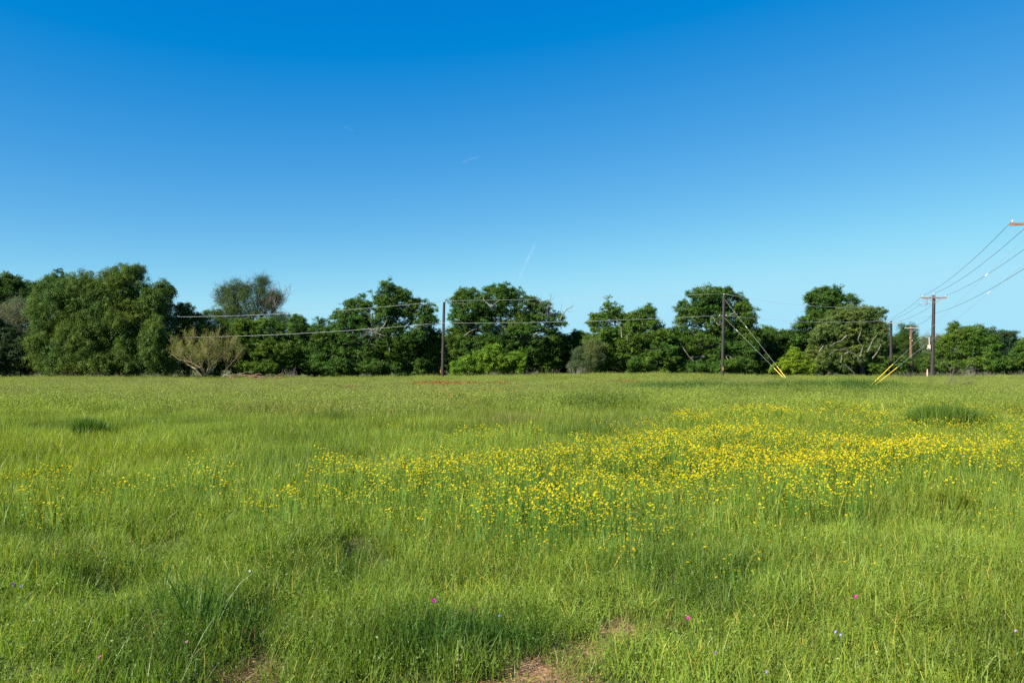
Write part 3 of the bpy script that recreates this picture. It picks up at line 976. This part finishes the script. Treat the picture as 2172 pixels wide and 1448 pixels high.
tree('tall upright tree standing behind the pale limbed oak at the right', 'tree', 116,
     [(1745, 640, 34, 28), (1765, 630, 22, 22), (1795, 645, 28, 24), (1735, 675, 36, 32), (1780, 680, 40, 34), (1710, 690, 24, 22), (1750, 725, 50, 40)], OAK, 1760, cs=.72,
     trunk_r=.3, name='upright_tree', gap=.34)
tree('wide spreading oak with pale twisting limbs at the right', 'tree', 105,
     [(1790, 690, 46, 38), (1835, 680, 40, 32), (1765, 720, 44, 38), (1850, 715, 36, 36), (1805, 740, 56, 40), (1740, 765, 30, 34), (1775, 772, 46, 26), (1850, 750, 26, 34), (1852, 700, 20, 24)],
     OLIVE, 1830, cs=.56, dens=1.35, gap=.33, trunk_r=.34, bark=M_BARK, limbs=M_PALEBARK, name='oak_tree', twig=False)
tree('low leafy bush at the right foot of the pale limbed oak', 'bush', 117,
     [(1870, 778, 30, 20), (1900, 775, 26, 22)], OAKL, 1880, cs=.5, trunk_r=.1, name='low_bush')
tree('dark pointed cedar behind the brown pole', 'tree', 132,
     [(1925, 700, 17, 14), (1915, 730, 30, 24), (1935, 740, 28, 28), (1920, 765, 40, 28)], DARK, 1925, kind='fine', cs=.75, name='cedar_tree', gap=.3)
tree('thin pale leaved tree behind the crossarm pole at the right', 'tree', 150,
     [(1975, 728, 22, 20), (2000, 735, 20, 20), (1990, 765, 34, 30)], (.12, .14, .06), 1985, kind='airy', cs=.8, dens=1.8, name='thin_tree', gap=.25, limbs=M_PALEBARK)
tree('broad oak at the right behind the dead brushwood', 'tree', 118,
     [(2035, 708, 26, 22), (2068, 718, 30, 26), (2030, 750, 40, 40), (2085, 750, 36, 40), (2110, 770, 34, 28), (1990, 775, 34, 20), (2050, 778, 60, 20)], OAKL, 2050, cs=.7, gap=.36, limbs=M_PALEBARK)
tree('dark rounded tree half hidden behind the broad oak at the right', 'tree', 135,
     [(2110, 722, 26, 24), (2138, 725, 22, 24), (2130, 760, 34, 34)], (.036, .066, .026), 2125, cs=.75, name='dark_tree')
tree('last oak cut by the right edge of the picture', 'tree', 122,
     [(2165, 750, 28, 24), (2190, 745, 30, 28), (2180, 778, 50, 22), (2140, 780, 24, 16)], OAK, 2175, cs=.7)


# thickets that fill the wood behind and below; nobody could count their bushes
def thicket(name, label, rows, colour, cs, kind='oak'):
    P = []
    for (x0, x1, d0, d1, top, n) in rows:
        px = RNG.uniform(x0, x1, n); d = RNG.uniform(d0, d1, n)
        X = (px - 1086) / FPX * d
        hm = EYE + (HZ - top) / FPX * d
        hh = hm * (.75 + .35 * fbm(X, d * 0, 7, 91))
        z = hh * RNG.random(n) ** .7
        P.append(np.stack([X, d, z], 1))
    P = np.concatenate(P); n = len(P)
    col = np.array(colour)[None] * (.7 + .6 * RNG.random((n, 1)))
    s = cs * (.7 + .6 * RNG.random(n))
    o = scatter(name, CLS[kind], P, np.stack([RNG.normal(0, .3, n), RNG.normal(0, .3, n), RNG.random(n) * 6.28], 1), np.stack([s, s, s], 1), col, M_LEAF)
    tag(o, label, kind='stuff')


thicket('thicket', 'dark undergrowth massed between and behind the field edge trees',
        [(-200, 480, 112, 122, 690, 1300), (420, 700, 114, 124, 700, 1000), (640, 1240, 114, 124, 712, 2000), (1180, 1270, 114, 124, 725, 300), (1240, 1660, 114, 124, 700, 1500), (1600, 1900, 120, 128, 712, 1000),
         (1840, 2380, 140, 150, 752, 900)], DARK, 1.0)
thicket('distant_wood', 'far light green wood showing low through the gaps between the trees',
        [(-300, 2500, 250, 300, 712, 2600), (600, 1300, 240, 260, 708, 900)], (.11, .15, .05), 2.4)


# ------------------------------------------------------------------ shrubs, brushwood, weeds
def bare_shrub(name, label, cat, px, py, d, n, L, r, lev, mat, spread=.5, up=.25, leafcol=None, partname='branches', lean=(0, 0), kids=3):
    p = at(px, py, d); z = gz(p[0], p[1])
    root = thing(name, (p[0], p[1], z), label, cat)
    mb = MB(); ends = []
    for i in range(n):
        a = random.random() * 6.28; s = random.uniform(.4, 1.1)
        st = (random.gauss(0, .15), random.gauss(0, .15), -.05)
        twigs(mb, st, (math.cos(a) * s + lean[0], math.sin(a) * s + lean[1], .9), L * random.uniform(.8, 1.2), r, lev, kids, spread, up)
    mb.build(partname, mat, root)
    if leafcol is not None:
        V = np.array(mb.v); V = V[V[:, 2] > V[:, 2].max() * .42]
        P = V[RNG.integers(0, len(V), 900)] + RNG.normal(size=(900, 3)) * .12
        nn = len(P)
        scatter('foliage', CL_AIRY, P, np.stack([RNG.normal(0, .3, nn), RNG.normal(0, .3, nn), RNG.random(nn) * 6], 1),
                np.full((nn, 3), .26), np.array(leafcol)[None] * (.7 + .6 * RNG.random((nn, 1))), M_LEAF, root)
    return root


# spreading tan-stemmed shrub in front, left of the brush pile
p = at(437, 795, 97); z = gz(p[0], p[1])
rt = thing('spreading_shrub', (p[0], p[1], z), 'spreading shrub with bare tan stems and yellowish leaves left of the brush pile', 'shrub')
mb = MB()


def stem_px(base, path, r0, r1):
    pts = [at(a, b, 97 + c) - np.array([p[0], p[1], z]) for a, b, c in path]
    k = len(pts)
    mb.tube(pts, [r0 + (r1 - r0) * i / (k - 1) for i in range(k)], 6)
    for i in range(1, k):
        for _ in range(5):
            dv = pts[i] - pts[i - 1]
            twigs(mb, pts[i] * random.uniform(.9, 1), dv / np.linalg.norm(dv) * .5 + np.array([random.gauss(0, .6), random.gauss(0, .6), .75]), 1.6, r1 * .5, 2, 4, .5, .35)


for path in ([(437, 795, 0), (444, 775, 0), (441, 755, 0), (446, 738, .5)], [(437, 795, 0), (425, 780, -.5), (405, 768, -.6), (378, 762, -1)],
             [(437, 795, 0), (452, 772, .5), (470, 762, 1), (485, 745, 1.4)], [(428, 797, -.4), (414, 782, -.6), (396, 772, 0), (384, 750, .2)],
             [(437, 795, 0), (424, 770, .8), (408, 750, 1), (402, 735, 1.2)], [(475, 797, 1), (482, 780, 1), (496, 765, 1.2)],
             [(437, 795, 0), (455, 780, 1.5), (464, 755, 1.5), (460, 735, 1.8)]):
    stem_px(None, path, .10, .045)
mb.build('stems', M_TANBARK, rt)
V = np.array(mb.v); V = V[V[:, 2] > 1.7]
P = V[RNG.integers(0, len(V), 2000)] + RNG.normal(size=(2000, 3)) * .18
n = len(P)
scatter('foliage', CL_AIRY, P, np.stack([RNG.normal(0, .3, n), RNG.normal(0, .3, n), RNG.random(n) * 6], 1),
        np.full((n, 3), .3), np.array([[.19, .225, .034]]) * (.7 + .6 * RNG.random((n, 1))), M_LEAF, rt)

# brush pile of dead reddish wood
p = at(530, 795, 95); z = gz(p[0], p[1])
rt = thing('brush_pile', (p[0], p[1], z), 'low pile of dead reddish branches at the foot of the bushy tree', 'brush pile')
for i in range(46):
    b = MB()
    t = random.random()
    x0 = -3.2 + 6.8 * t; hh = (1.15 - 1.0 * abs(t - .28)) * random.random()
    a = random.gauss(.1, .35); L = random.uniform(.7, 2.2)
    s0 = np.array([x0 - L / 2 * math.cos(a), random.gauss(0, .5), max(.1, hh)])
    e0 = s0 + np.array([L * math.cos(a), random.gauss(0, .4), L * math.sin(a) * random.choice([-1, 1, 1]) * .7])
    e0[2] = max(.03, e0[2])
    r = random.uniform(.025, .075)
    b.tube(wiggle(s0, e0, 3, .05), [r, r * .9, r * .75, r * .5], 5)
    b.build('branch', M_REDWOOD if random.random() < .7 else M_DEADGREY, rt)

bare_shrub('dead_branch', 'fallen grey dead branch with bare twigs lying in the grass at the right', 'branch', 1992, 840, 47, 6, 1.55, .024, 3, M_DARKTWIG, .42, .05, lean=(1.3, 0), kids=3)
bare_shrub('dead_branch', 'smaller sprig of grey dead twigs left of the fallen branch at the right', 'branch', 1970, 838, 47, 4, .9, .014, 2, M_DARKTWIG, .5, .1, lean=(-.1, 0), kids=3)
bare_shrub('dry_shrub', 'low grey leafless shrub at the foot of the wood right of the brush pile', 'shrub', 618, 796, 99, 16, 1.0, .02, 2, M_DEADGREY, .45, .35)
bare_shrub('dry_shrub', 'low pale leafless shrub in the dip below the grey green bush', 'shrub', 1226, 790, 98, 12, 1.0, .02, 2, M_PALEBARK, .4, .4)
bare_shrub('dry_shrub', 'grey leafless weeds before the broad oak at the right end', 'shrub', 2062, 794, 98, 16, .9, .02, 2, M_DEADGREY, .45, .35)
bare_shrub('dry_shrub', 'brownish leafless weeds below the last oak at the right end', 'shrub', 2098, 796, 97, 12, .7, .018, 2, M_DEADGREY, .45, .35)
bare_shrub('dry_shrub', 'brown leafless shrub under the left foot of the largest tree', 'shrub', 212, 794, 98, 12, .8, .02, 2, M_TANBARK, .45, .35)
# fallen pale branch tangle hanging in the pyramid oak
p = at(800, 702, 101.6)
rt = thing('dead_limb', p, 'tangle of dead pale branches hanging in the pyramid topped oak', 'branch')
mb = MB()
for _ in range(7):
    twigs(mb, (random.gauss(0, .2), random.gauss(0, .1), random.gauss(0, .2)), (random.uniform(-1.2, .2), random.uniform(-.3, .2), random.uniform(-.7, .3)), 1.3, .04, 2, 3, .6, -.1)
mb.tube([(.2, .1, 0), (.6, .4, .5), (.8, 1.2, .9)], [.05, .07, .09], 5)
mb.build('dead_twigs', M_PALEBARK, rt)


def pale_limb(label, d, paths):
    for path in paths:
        pass


# pale limbs that show through the crown of the spreading oak, as parts of that oak
for ob in [o for o in COL.objects if o.get('label', '').startswith('wide spreading oak')]:
    base = np.array(ob.location)
    for path in ([(1825, 770), (1812, 750), (1790, 742), (1772, 745), (1758, 752)], [(1825, 755), (1828, 735), (1820, 720), (1826, 700)], [(1800, 745), (1786, 755), (1780, 768)],
                 [(1795, 712), (1780, 722), (1768, 724), (1762, 735)], [(1840, 745), (1848, 725), (1860, 712)], [(1812, 790), (1800, 778), (1786, 772)],
                 [(1745, 735), (1738, 745), (1735, 752)], [(1850, 760), (1862, 745), (1868, 730)]):
        b = MB()
        k = len(path)
        pts = [at(a + random.gauss(0, 1.5), c + random.gauss(0, 1.5), 101.8 - .25 * i + random.gauss(0, .1)) - base for i, (a, c) in enumerate(path)]
        b.tube([at(path[0][0] + 2, path[0][1] + 6, 104.2) - base] + pts, [.07] + [.060 - .035 * i / k for i in range(k)], 5)
        b.build('limb', M_PALEBARK, ob)
for ob in [o for o in COL.objects if o.get('label', '').startswith(('tall domed', 'oak with two', 'wide round', 'leafy pyramid'))]:
    base = np.array(ob.location); lab = ob['label']
    PT = {'tall': (104.6, [[(1470, 765), (1458, 752), (1448, 735), (1440, 725)], [(1525, 690), (1515, 680), (1510, 668)], [(1548, 668), (1558, 660)]]),
          'oak ': (102.6, [[(1320, 715), (1318, 695), (1310, 682), (1305, 672)], [(1330, 722), (1332, 708), (1342, 700)]]),
          'wide': (102.4, [[(985, 712), (1000, 700), (1012, 698)], [(1140, 705), (1130, 712), (1142, 718)], [(1040, 650), (1030, 640), (1022, 628)], [(1040, 652), (1052, 642), (1062, 636)]]),
          'leaf': (102.8, [[(828, 745), (824, 732), (818, 722)], [(815, 690), (820, 680)]])}[lab[:4]]
    for path in PT[1]:
        b = MB(); k = len(path)
        pts = [at(a, c, PT[0] + random.gauss(0, .15)) - base for a, c in path]
        pts = sum([[q + RNG.normal(size=3) * .06 for q in (pts[i], (pts[i] * 2 + pts[i + 1]) / 3, (pts[i] + 2 * pts[i + 1]) / 3)] for i in range(k - 1)], []) + [pts[-1]]
        k = len(pts)
        b.tube(pts, [.075 - .055 * i / k for i in range(k)], 5)
        b.build('limb', M_PALEBARK, ob)

# tall pale weed stalks at the foot of the wood, right
V_WEED = [seedheads(14, .5, .6, 1.25, .07, (1, 1, 1), g1) for _ in range(4)]
px = np.concatenate([RNG.uniform(1880, 2250, 150), RNG.uniform(0, 420, 60), RNG.uniform(950, 1260, 40)]); n = len(px)
Y = RNG.uniform(94, 99, n); X = (px - 1086) / FPX * Y
o = scatter('weed_stalks', V_WEED, np.stack([X, Y, ground_z(X, Y)], 1), np.stack([np.zeros(n), np.zeros(n), RNG.random(n) * 6], 1),
            np.repeat(RNG.uniform(.6, 1.1, (n, 1)), 3, 1), np.array([[.27, .25, .17]]) * (.6 + .7 * RNG.random((n, 1))), M_GRASS)
tag(o, 'tall pale weed stalks along the foot of the wood', kind='stuff')


# ragged growth along the line where the field meets the wood
n = 1500
px = RNG.uniform(-150, 2320, n); Y = RNG.uniform(95, 101.5, n); X = (px - 1086) / FPX * Y
hh = np.clip(fbm(X, Y * 0, 5, 101) * 2.0 - .55, .12, 1.1)
Z = ground_z(X, Y) + hh * RNG.random(n) * .8
ec = mixc(np.repeat(np.array([[.07, .12, .018]]), n, 0), np.array([.14, .15, .05]), vnoise(X, Y, 4, 103) * 1.4 - .2)
ec = mixc(ec, np.array([.13, .11, .08]), vnoise(X, Y, 2.5, 105) * 2 - 1.1)
s_ = .22 + .22 * RNG.random(n)
o = scatter('edge_growth', CL_OAK, np.stack([X, Y, Z], 1), np.stack([RNG.normal(0, .3, n), RNG.normal(0, .3, n), RNG.random(n) * 6.28], 1),
            np.stack([s_, s_, s_ * 1.4], 1), ec, M_LEAF)
tag(o, 'ragged low weeds and brambles where the grass meets the wood', kind='stuff')


# dark tussocks that stand out of the meadow
def tussock(px, py, w, h, colour, label):
    d = EYE * FPX / (py - HZ)
    p = at(px, py, d); z = gz(p[0], p[1])
    root = thing('grass_tussock', (p[0], p[1], z), label, 'grass tussock')
    V = [blades(110, .14, .22, .42, .010, .018, .35, .35, g1, .03) for _ in range(4)]
    n = max(9, int(w * w * 26))
    q = RNG.normal(size=(n, 2)) * w * .17
    s = (1.1 - np.clip(np.linalg.norm(q, axis=1) / w, 0, .8) * .7) * h / .42
    scatter('blades', V, np.stack([q[:, 0], q[:, 1], ground_z(q[:, 0] + p[0], q[:, 1] + p[1]) - z], 1), np.stack([q[:, 1] * -.3, q[:, 0] * .3, RNG.random(n) * 6], 1),
            np.stack([s, s, s], 1), np.array([colour]) * (.8 + .4 * RNG.random((n, 1))), M_GRASS, root)


tussock(192, 930, .62, .66, (.055, .120, .016), 'dark green tussock standing alone in the left of the meadow')
tussock(2000, 922, 1.7, .86, (.105, .175, .024), 'largest dark green tussock behind the yellow flowers at the right')
tussock(2060, 920, 1.5, .62, (.125, .19, .025), 'lower dark tussock touching the right side of the largest one')
tussock(1945, 905, .6, .35, (.06, .12, .02), 'small dark tussock at the left side of the largest one')
tussock(1990, 1098, .6, .45, (.18, .22, .025), 'yellowish green tussock in front of the flowers at the right')
tussock(1322, 806, 1.6, .5, (.05, .11, .02), 'small green tuft on the far field edge above the red flower streak')


# ------------------------------------------------------------------ poles, wires, guys
def pole(name, px_b, px_t, py_t, d, mat, label, cat='utility pole', r0=.17, r1=.11, group=None):
    b = at(px_b, HZ, d); z = gz(b[0], d)
    base = np.array([b[0], d, z]); top = at(px_t, py_t, d)
    root = thing(name, base, label, cat, group)
    mb = MB(); n = 8
    mb.tube([base * 0 + (top - base) * t - np.array([0, 0, .3 if t == 0 else 0]) for t in np.linspace(0, 1, n)], [r0 + (r1 - r0) * t for t in np.linspace(0, 1, n)], 12)
    mb.build('shaft', mat, root, False)
    return root, base, top


def insulator(root, p, s=1.0, name='insulator', mat=None):
    m = MB()
    prof = [(0, .02), (.05, .02), (.06, .06), (.10, .065), (.11, .035), (.15, .055), (.19, .05), (.22, .02)]
    m.tube([np.array(p) + np.array([0, 0, a * s]) for a, _ in prof], [b * s for _, b in prof], 8)
    m.build(name, mat or M_PORCELAIN, root, True)


def sag(a, b, drop, k=16):
    a = np.array(a); b = np.array(b)
    return [a + (b - a) * t - np.array([0, 0, 4 * drop * t * (1 - t)]) for t in np.linspace(0, 1, k + 1)]


def wire(a, b, drop, r, mat, label, name='overhead_wire', cat='wire', group=None, k=18):
    m = MB()
    a = np.array(a, float)
    m.tube([p - a for p in sag(a, b, drop, k)], r, 5)
    o = m.build(name, mat, None, True)
    o.location = [float(q) for q in a]
    return tag(o, label, cat, group)


def crossarm(root, base, c, half, axis, mat, braces=True, size=(.10, .13)):
    """c world centre of the arm, offset to the near face of the shaft"""
    ax = np.array(axis) / np.linalg.norm(axis)
    c = np.array(c) - base
    nrm = np.cross(ax, [0, 0, 1]); nrm = nrm if nrm[1] < 0 else -nrm
    cc = c + nrm * .19
    m = MB(); m.box(cc, (half * 2, size[0], size[1]), ax); m.build('crossarm', mat, root)
    if braces:
        for s in (-1, 1):
            m = MB(); m.tube([cc + ax * s * .75 + nrm * .065, c + nrm * .17 - np.array([0, 0, .62])], .028, 5)
            m.build('brace', M_STEEL, root)
    return cc + base


# F: left-hand pole; E: centre right; B: crossarm pole; A: nearest, beyond the right edge; C and D: farther
DF, DE, DB, DA, DC, DD = 96, 94, 97, 50, 112, 118
rF, bF, tF = pole('utility_pole', 938, 942, 641, DF, M_POLE, 'slim black utility pole between the two largest oaks, left of centre', r0=.19, r1=.15)
insulator(rF, tF - bF, .9)
m = MB(); m.box((-.21, -.10, 1.15), (.05, .14, .42)); m.build('tag_plate', M_TAG, rF)
insulator(rF, np.array([-.35, -.12, (at(940, 686, DF) - bF)[2]]), .8)
rE, bE, tE = pole('utility_pole', 1532, 1535.5, 626, DE, M_POLE, 'black utility pole held by two guys in front of the domed oak', r0=.20, r1=.155)
insulator(rE, tE - bE, .9)
insulator(rE, np.array([-.33, -.14, (at(1533, 670, DE) - bE)[2]]), .8)
insulator(rE, np.array([.42, -.14, (at(1533, 670, DE) - bE)[2]]), .8)
m = MB(); m.tube([np.array([-.5, -.05, (at(1533, 670, DE) - bE)[2]]), np.array([.55, -.05, (at(1533, 670, DE) - bE)[2]])], .035, 5); m.build('bracket', M_STEEL, rE)
m = MB(); m.box((.02, -.245, 1.2), (.07, .03, .40)); m.build('tag_plate', M_TAG, rE)
rB, bB, tB = pole('utility_pole', 1977, 1981, 626, DB, M_POLE, 'tall black utility pole with a reddish crossarm at the right', r0=.24, r1=.17)
line_dir = np.array([22.5, 55.0, 0]); arm_dir = np.array([55.0, -22.5, 0]) / np.linalg.norm([55, 22.5])
armBx = np.array([1, -.12, 0])
cB = crossarm(rB, bB, at(1980, 632, DB), 1.42, armBx, M_ARM, size=(.13, .17))
insB = [cB + armBx * -1.3 + [0, 0, .09], tB, cB + armBx * 1.3 + [0, 0, .09]]
for q in insB:
    insulator(rB, q - bB, 1.1)
m = MB(); m.tube([tB - bB + np.array([-.02, -.18, -.35]), tB - bB + np.array([0, -.18, .02])], .05, 6); m.build('top_pin', M_STEEL, rB)
m = MB(); m.box(np.array([-.42, -.12, (at(1972, 735, DB) - bB)[2]]), (.26, .24, .42)); m.build('meter_box', M_BOX, rB)
m = MB(); m.tube([np.array([-.40, -.12, (at(1972, 731, DB) - bB)[2]]), np.array([-.41, -.10, (at(1972, 715, DB) - bB)[2]])], .045, 6); m.build('conduit', M_BOX, rB)
m = MB(); m.tube([at(1979, 724, DB) - bB, at(1966, 720, DB) - bB], .02, 5); m.build('bracket', M_STEEL, rB)
for dx in (-14, -8):
    insulator(rB, at(1978 + dx, 741, DB) - bB + np.array([0, -.3, 0]), .8)
# strain insulator and looping jumper left of the crossarm pole
m = MB(); m.tube([at(1979, 646, DB) - bB, at(1966, 644.5, DB - .1) - bB], .022, 5); m.build('strain_rod', M_STEEL, rB)
m = MB(); m.tube([at(1966, 639, DB) - bB + np.array([0, -.1, 0]), at(1964, 643, DB) - bB + np.array([0, -.1, 0]), at(1963, 649, DB) - bB + np.array([0, -.1, 0])], [.05, .10, .06], 7); m.build('cutout', M_DARKWIRE, rB)
m = MB(); m.tube([at(a, b, DB) - bB for a, b in ((1958, 630), (1966, 634), (1967, 640), (1964, 648), (1955, 649), (1949, 646))], .014, 4); m.build('jumper', M_DARKWIRE, rB)
m = MB(); m.tube([at(1953, 643.5, DB) - bB, at(1960, 644, DB) - bB], .055, 6); m.build('strain_insulator', M_PORCELAIN, rB)

rA, bA, tA = pole('utility_pole', 2196, 2199, 466, DA, M_POLE, 'nearest utility pole, only its crossarm tip inside the right edge', r0=.18, r1=.13)
arA = np.array([1, -.25, 0]); arA = arA / np.linalg.norm(arA)
cA = crossarm(rA, bA, at(2199, 475, DA), 1.56, arA, M_ARM, size=(.12, .15))
insA = [cA + arA * -1.42 + [0, 0, .08], cA + arA * -.9 + [0, 0, .08], tA, cA + arA * 1.42 + [0, 0, .08]]
insA = [insA[0], tA, insA[3]]
for q in insA:
    insulator(rA, q - bA, .95)
rC, bC, tC = pole('utility_pole', 1890, 1890, 681, DC, M_POLE, 'black utility pole with a pale crossarm behind the yellow guys', r0=.20, r1=.17)
cC = crossarm(rC, bC, at(1890, 685, DC), 1.2, np.array([1, 0, 0]), M_PALEARM, False, size=(.10, .12))
rD, bD, tD = pole('utility_pole', 1932, 1932.5, 691, DD, M_OLDPOLE, 'old brown utility pole with a pale crossarm before the cedar', r0=.23, r1=.18)
cD = crossarm(rD, bD, at(1932.5, 695.5, DD), 1.04, np.array([1, 0, 0]), M_PALEARM, True, size=(.10, .12))
for s in (-1, 1):
    insulator(rD, cD - bD + np.array([s * .92, 0, .08]), .9, mat=M_STEEL)
    insulator(rC, cC - bC + np.array([s * 1.08, 0, .08]), .8, mat=M_STEEL)
for zz in (718, 724):
    insulator(rD, at(1930 if zz == 718 else 1935, zz, DD - .4) - bD, 1.0)
m = MB(); m.box((-.42, -.2, .5), (.10, .10, 1.1)); m.build('yellow_guard', M_YELLOW, rD)

GW = 'white wires of the line running past the wood'
RW = .012
eT = tE + [0, 0, .18]; eL = np.array([bE[0] - .45, DE, at(1533, 669, DE)[2]]); eR = np.array([bE[0] + .5, DE, at(1533, 669, DE)[2]])
fT = tF + [0, 0, .18]; fL = np.array([bF[0] - .3, DF - .12, at(940, 685, DF)[2]])
wire(fT, eT, .12, RW, M_WIRE, 'upper white wire between the slim pole and the guyed pole')
wire(fL, eL, .25, RW * 1.15, M_WIRE, 'lower white wire between the slim pole and the guyed pole')
wire(eT, at(1953, 644, DB - .2), .95, RW, M_WIRE, 'upper sagging white wire from the guyed pole to the crossarm pole')
wire(eR, at(1978, 671, DB), .75, RW * 1.05, M_WIRE, 'lower sagging white wire from the guyed pole to the crossarm pole')
gT = at(300, 672, 103); gL = at(300, 716, 103)
wire(gT, fT, .55, RW, M_WIRE, 'upper white wire from the slim pole towards the left into the trees')
wire(gL, fL, .45, RW * 1.15, M_WIRE, 'lower white wire from the slim pole towards the left into the trees')
# the line of three wires along the right
RD = .017
for i, nm in enumerate(('left crossarm end', 'pole top', 'right crossarm end')):
    wire(insA[i] + [0, 0, .15], insB[i] + [0, 0, .18], .55, RD, M_DARKWIRE, 'thin dark wire from the nearest pole to the %s of the crossarm pole' % nm)
tc_ = [cC + [-1.08, 0, .2], tC + [0, 0, .1], cC + [1.08, 0, .2]]
for i, nm in enumerate(('left end', 'middle', 'right end')):
    wire(insB[i] + [0, 0, .18], tc_[i], .35, RD * 1.1, M_DARKWIRE, 'thin dark wire beyond the crossarm pole to the %s of the far pale crossarm' % nm)
nA = at(2199, 552, DA) + [0, 0, 0]; nB = at(1983, 664, DB)
wire(nA, nB, .45, RD, M_DARKWIRE, 'lowest thin dark wire at the right, from the nearest pole past the crossarm pole')
wire(nB, cD + [.2, 0, .3], .3, RD, M_DARKWIRE, 'thin dark wire from the crossarm pole down to the old brown pole')


def guy(anchor, top, px_guard, label_g, r=.018, rg=.045, ins=None):
    a = np.array(anchor, float); t = np.array(top, float)
    ts = np.linspace(0, 1, 2001)
    q = a + (t - a) * ts[:, None]
    frac = ts[np.argmin(np.abs(1086 + q[:, 0] / q[:, 1] * FPX - px_guard))]
    m_ = a + (t - a) * frac
    root = thing('guy_wire', a, label_g, 'guy wire')
    m = MB(); m.tube([(m_ - a) * .98, t - a], r, 5); m.build('cable', M_STEEL, root)
    m = MB(); m.tube([(m_ - a) * 0.0, m_ - a], rg, 8); m.build('yellow_guard', M_YELLOW, root)
    if ins:
        p_ = q[np.argmin(np.abs(1086 + q[:, 0] / q[:, 1] * FPX - ins))] - a; u = (t - a) / np.linalg.norm(t - a)
        m = MB(); m.tube([p_ - u * .2, p_ - u * .09, p_ + u * .09, p_ + u * .2], [.018, .04, .04, .018], 7); m.build('strain_insulator', M_PORCELAIN, root)


aE = at(1674, 805, 86); aE[2] = gz(aE[0], aE[1])
guy(aE + [-.15, 0, 0], np.array([bE[0] + .1, DE, at(1533, 671, DE)[2]]), 1642, 'lower guy of the centre pole with its yellow guard', r=.013, rg=.036, ins=1563)
guy(aE + [.1, .3, 0], np.array([bE[0] + .2, DE, at(1535, 633, DE)[2]]), 1648, 'upper guy of the centre pole with its yellow guard', r=.013, rg=.036, ins=1583)
# the two long guys of the nearest pole, anchored in the grass
aA = at(1819, 838, 43); aA[2] = gz(aA[0], aA[1])
guy(aA, at(2197, 484, DA), 1894, 'steeper of the two guys rising from the yellow anchor guards in the grass', r=.008, rg=.023, ins=2093)
guy(aA + [.05, -.1, 0], at(2198, 540, DA), 1903, 'flatter of the two guys rising from the yellow anchor guards in the grass', r=.008, rg=.023, ins=2098)

# marker stakes
for (px, py, h, mt, lb) in ((976.5, 797, .75, M_STAKE, 'short pale stake in the grass right of the slim pole'),
                            (1967, 794, .85, solid_mat('pinkish_stake', (.5, .3, .25), (.6, .4, .34), 9), 'short pinkish stake left of the foot of the crossarm pole')):
    p = at(px, py, 100); z = gz(p[0], 100)
    m = MB(); m.tube([(0, 0, -.1), (0, 0, .45 + h * .6), (.0, 0, h + .55)], [.09, .085, .06], 6)
    o = m.build('marker_stake', mt); o.location = (p[0], 100, z)
    tag(o, lb, 'stake')


# ------------------------------------------------------------------ faint contrail scraps high in the sky
def contrail(path, w, dens, label, D=5000):
    m, nt, out = new_mat('ice_cloud')
    v = nt.nodes.new('ShaderNodeVolumePrincipled')
    v.inputs['Color'].default_value = (1, 1, 1, 1)
    v.inputs['Density'].default_value = dens * .65
    v.inputs['Anisotropy'].default_value = 0
    nt.links.new(v.outputs[0], out.inputs['Volume'])
    pts = [at(a, b, D) for a, b in path]
    P = []
    for i in range(len(pts) - 1):
        for t in np.linspace(0, 1, 6)[:-1]:
            P.append(pts[i] * (1 - t) + pts[i + 1] * t)
    P.append(pts[-1]); n = len(P)
    R = [w * D / FPX * .5 * (math.sin(math.pi * (i + .4) / (n + .1)) ** .6) * random.uniform(.7, 1.15) for i in range(n)]
    m_ = MB(); a0 = P[0]
    m_.tube([p - a0 for p in P], R, 10)
    o = m_.build('contrail', m, None, True); o.location = [float(q) for q in a0]
    tag(o, label, 'contrail')


contrail([(1138, 508), (1128, 532), (1113, 562), (1098, 597)], 9, .006, 'curved faint white contrail low over the middle of the wood')
contrail([(975, 348), (992, 340), (1017, 332)], 6, .005, 'short slanting contrail scrap above the middle of the sky')
contrail([(725, 268), (740, 273), (756, 280)], 4, .004, 'tiny contrail scrap in the upper left part of the sky')
contrail([(812, 431), (835, 426), (855, 418)], 4, .003, 'hardly visible contrail scrap left of the middle of the sky')
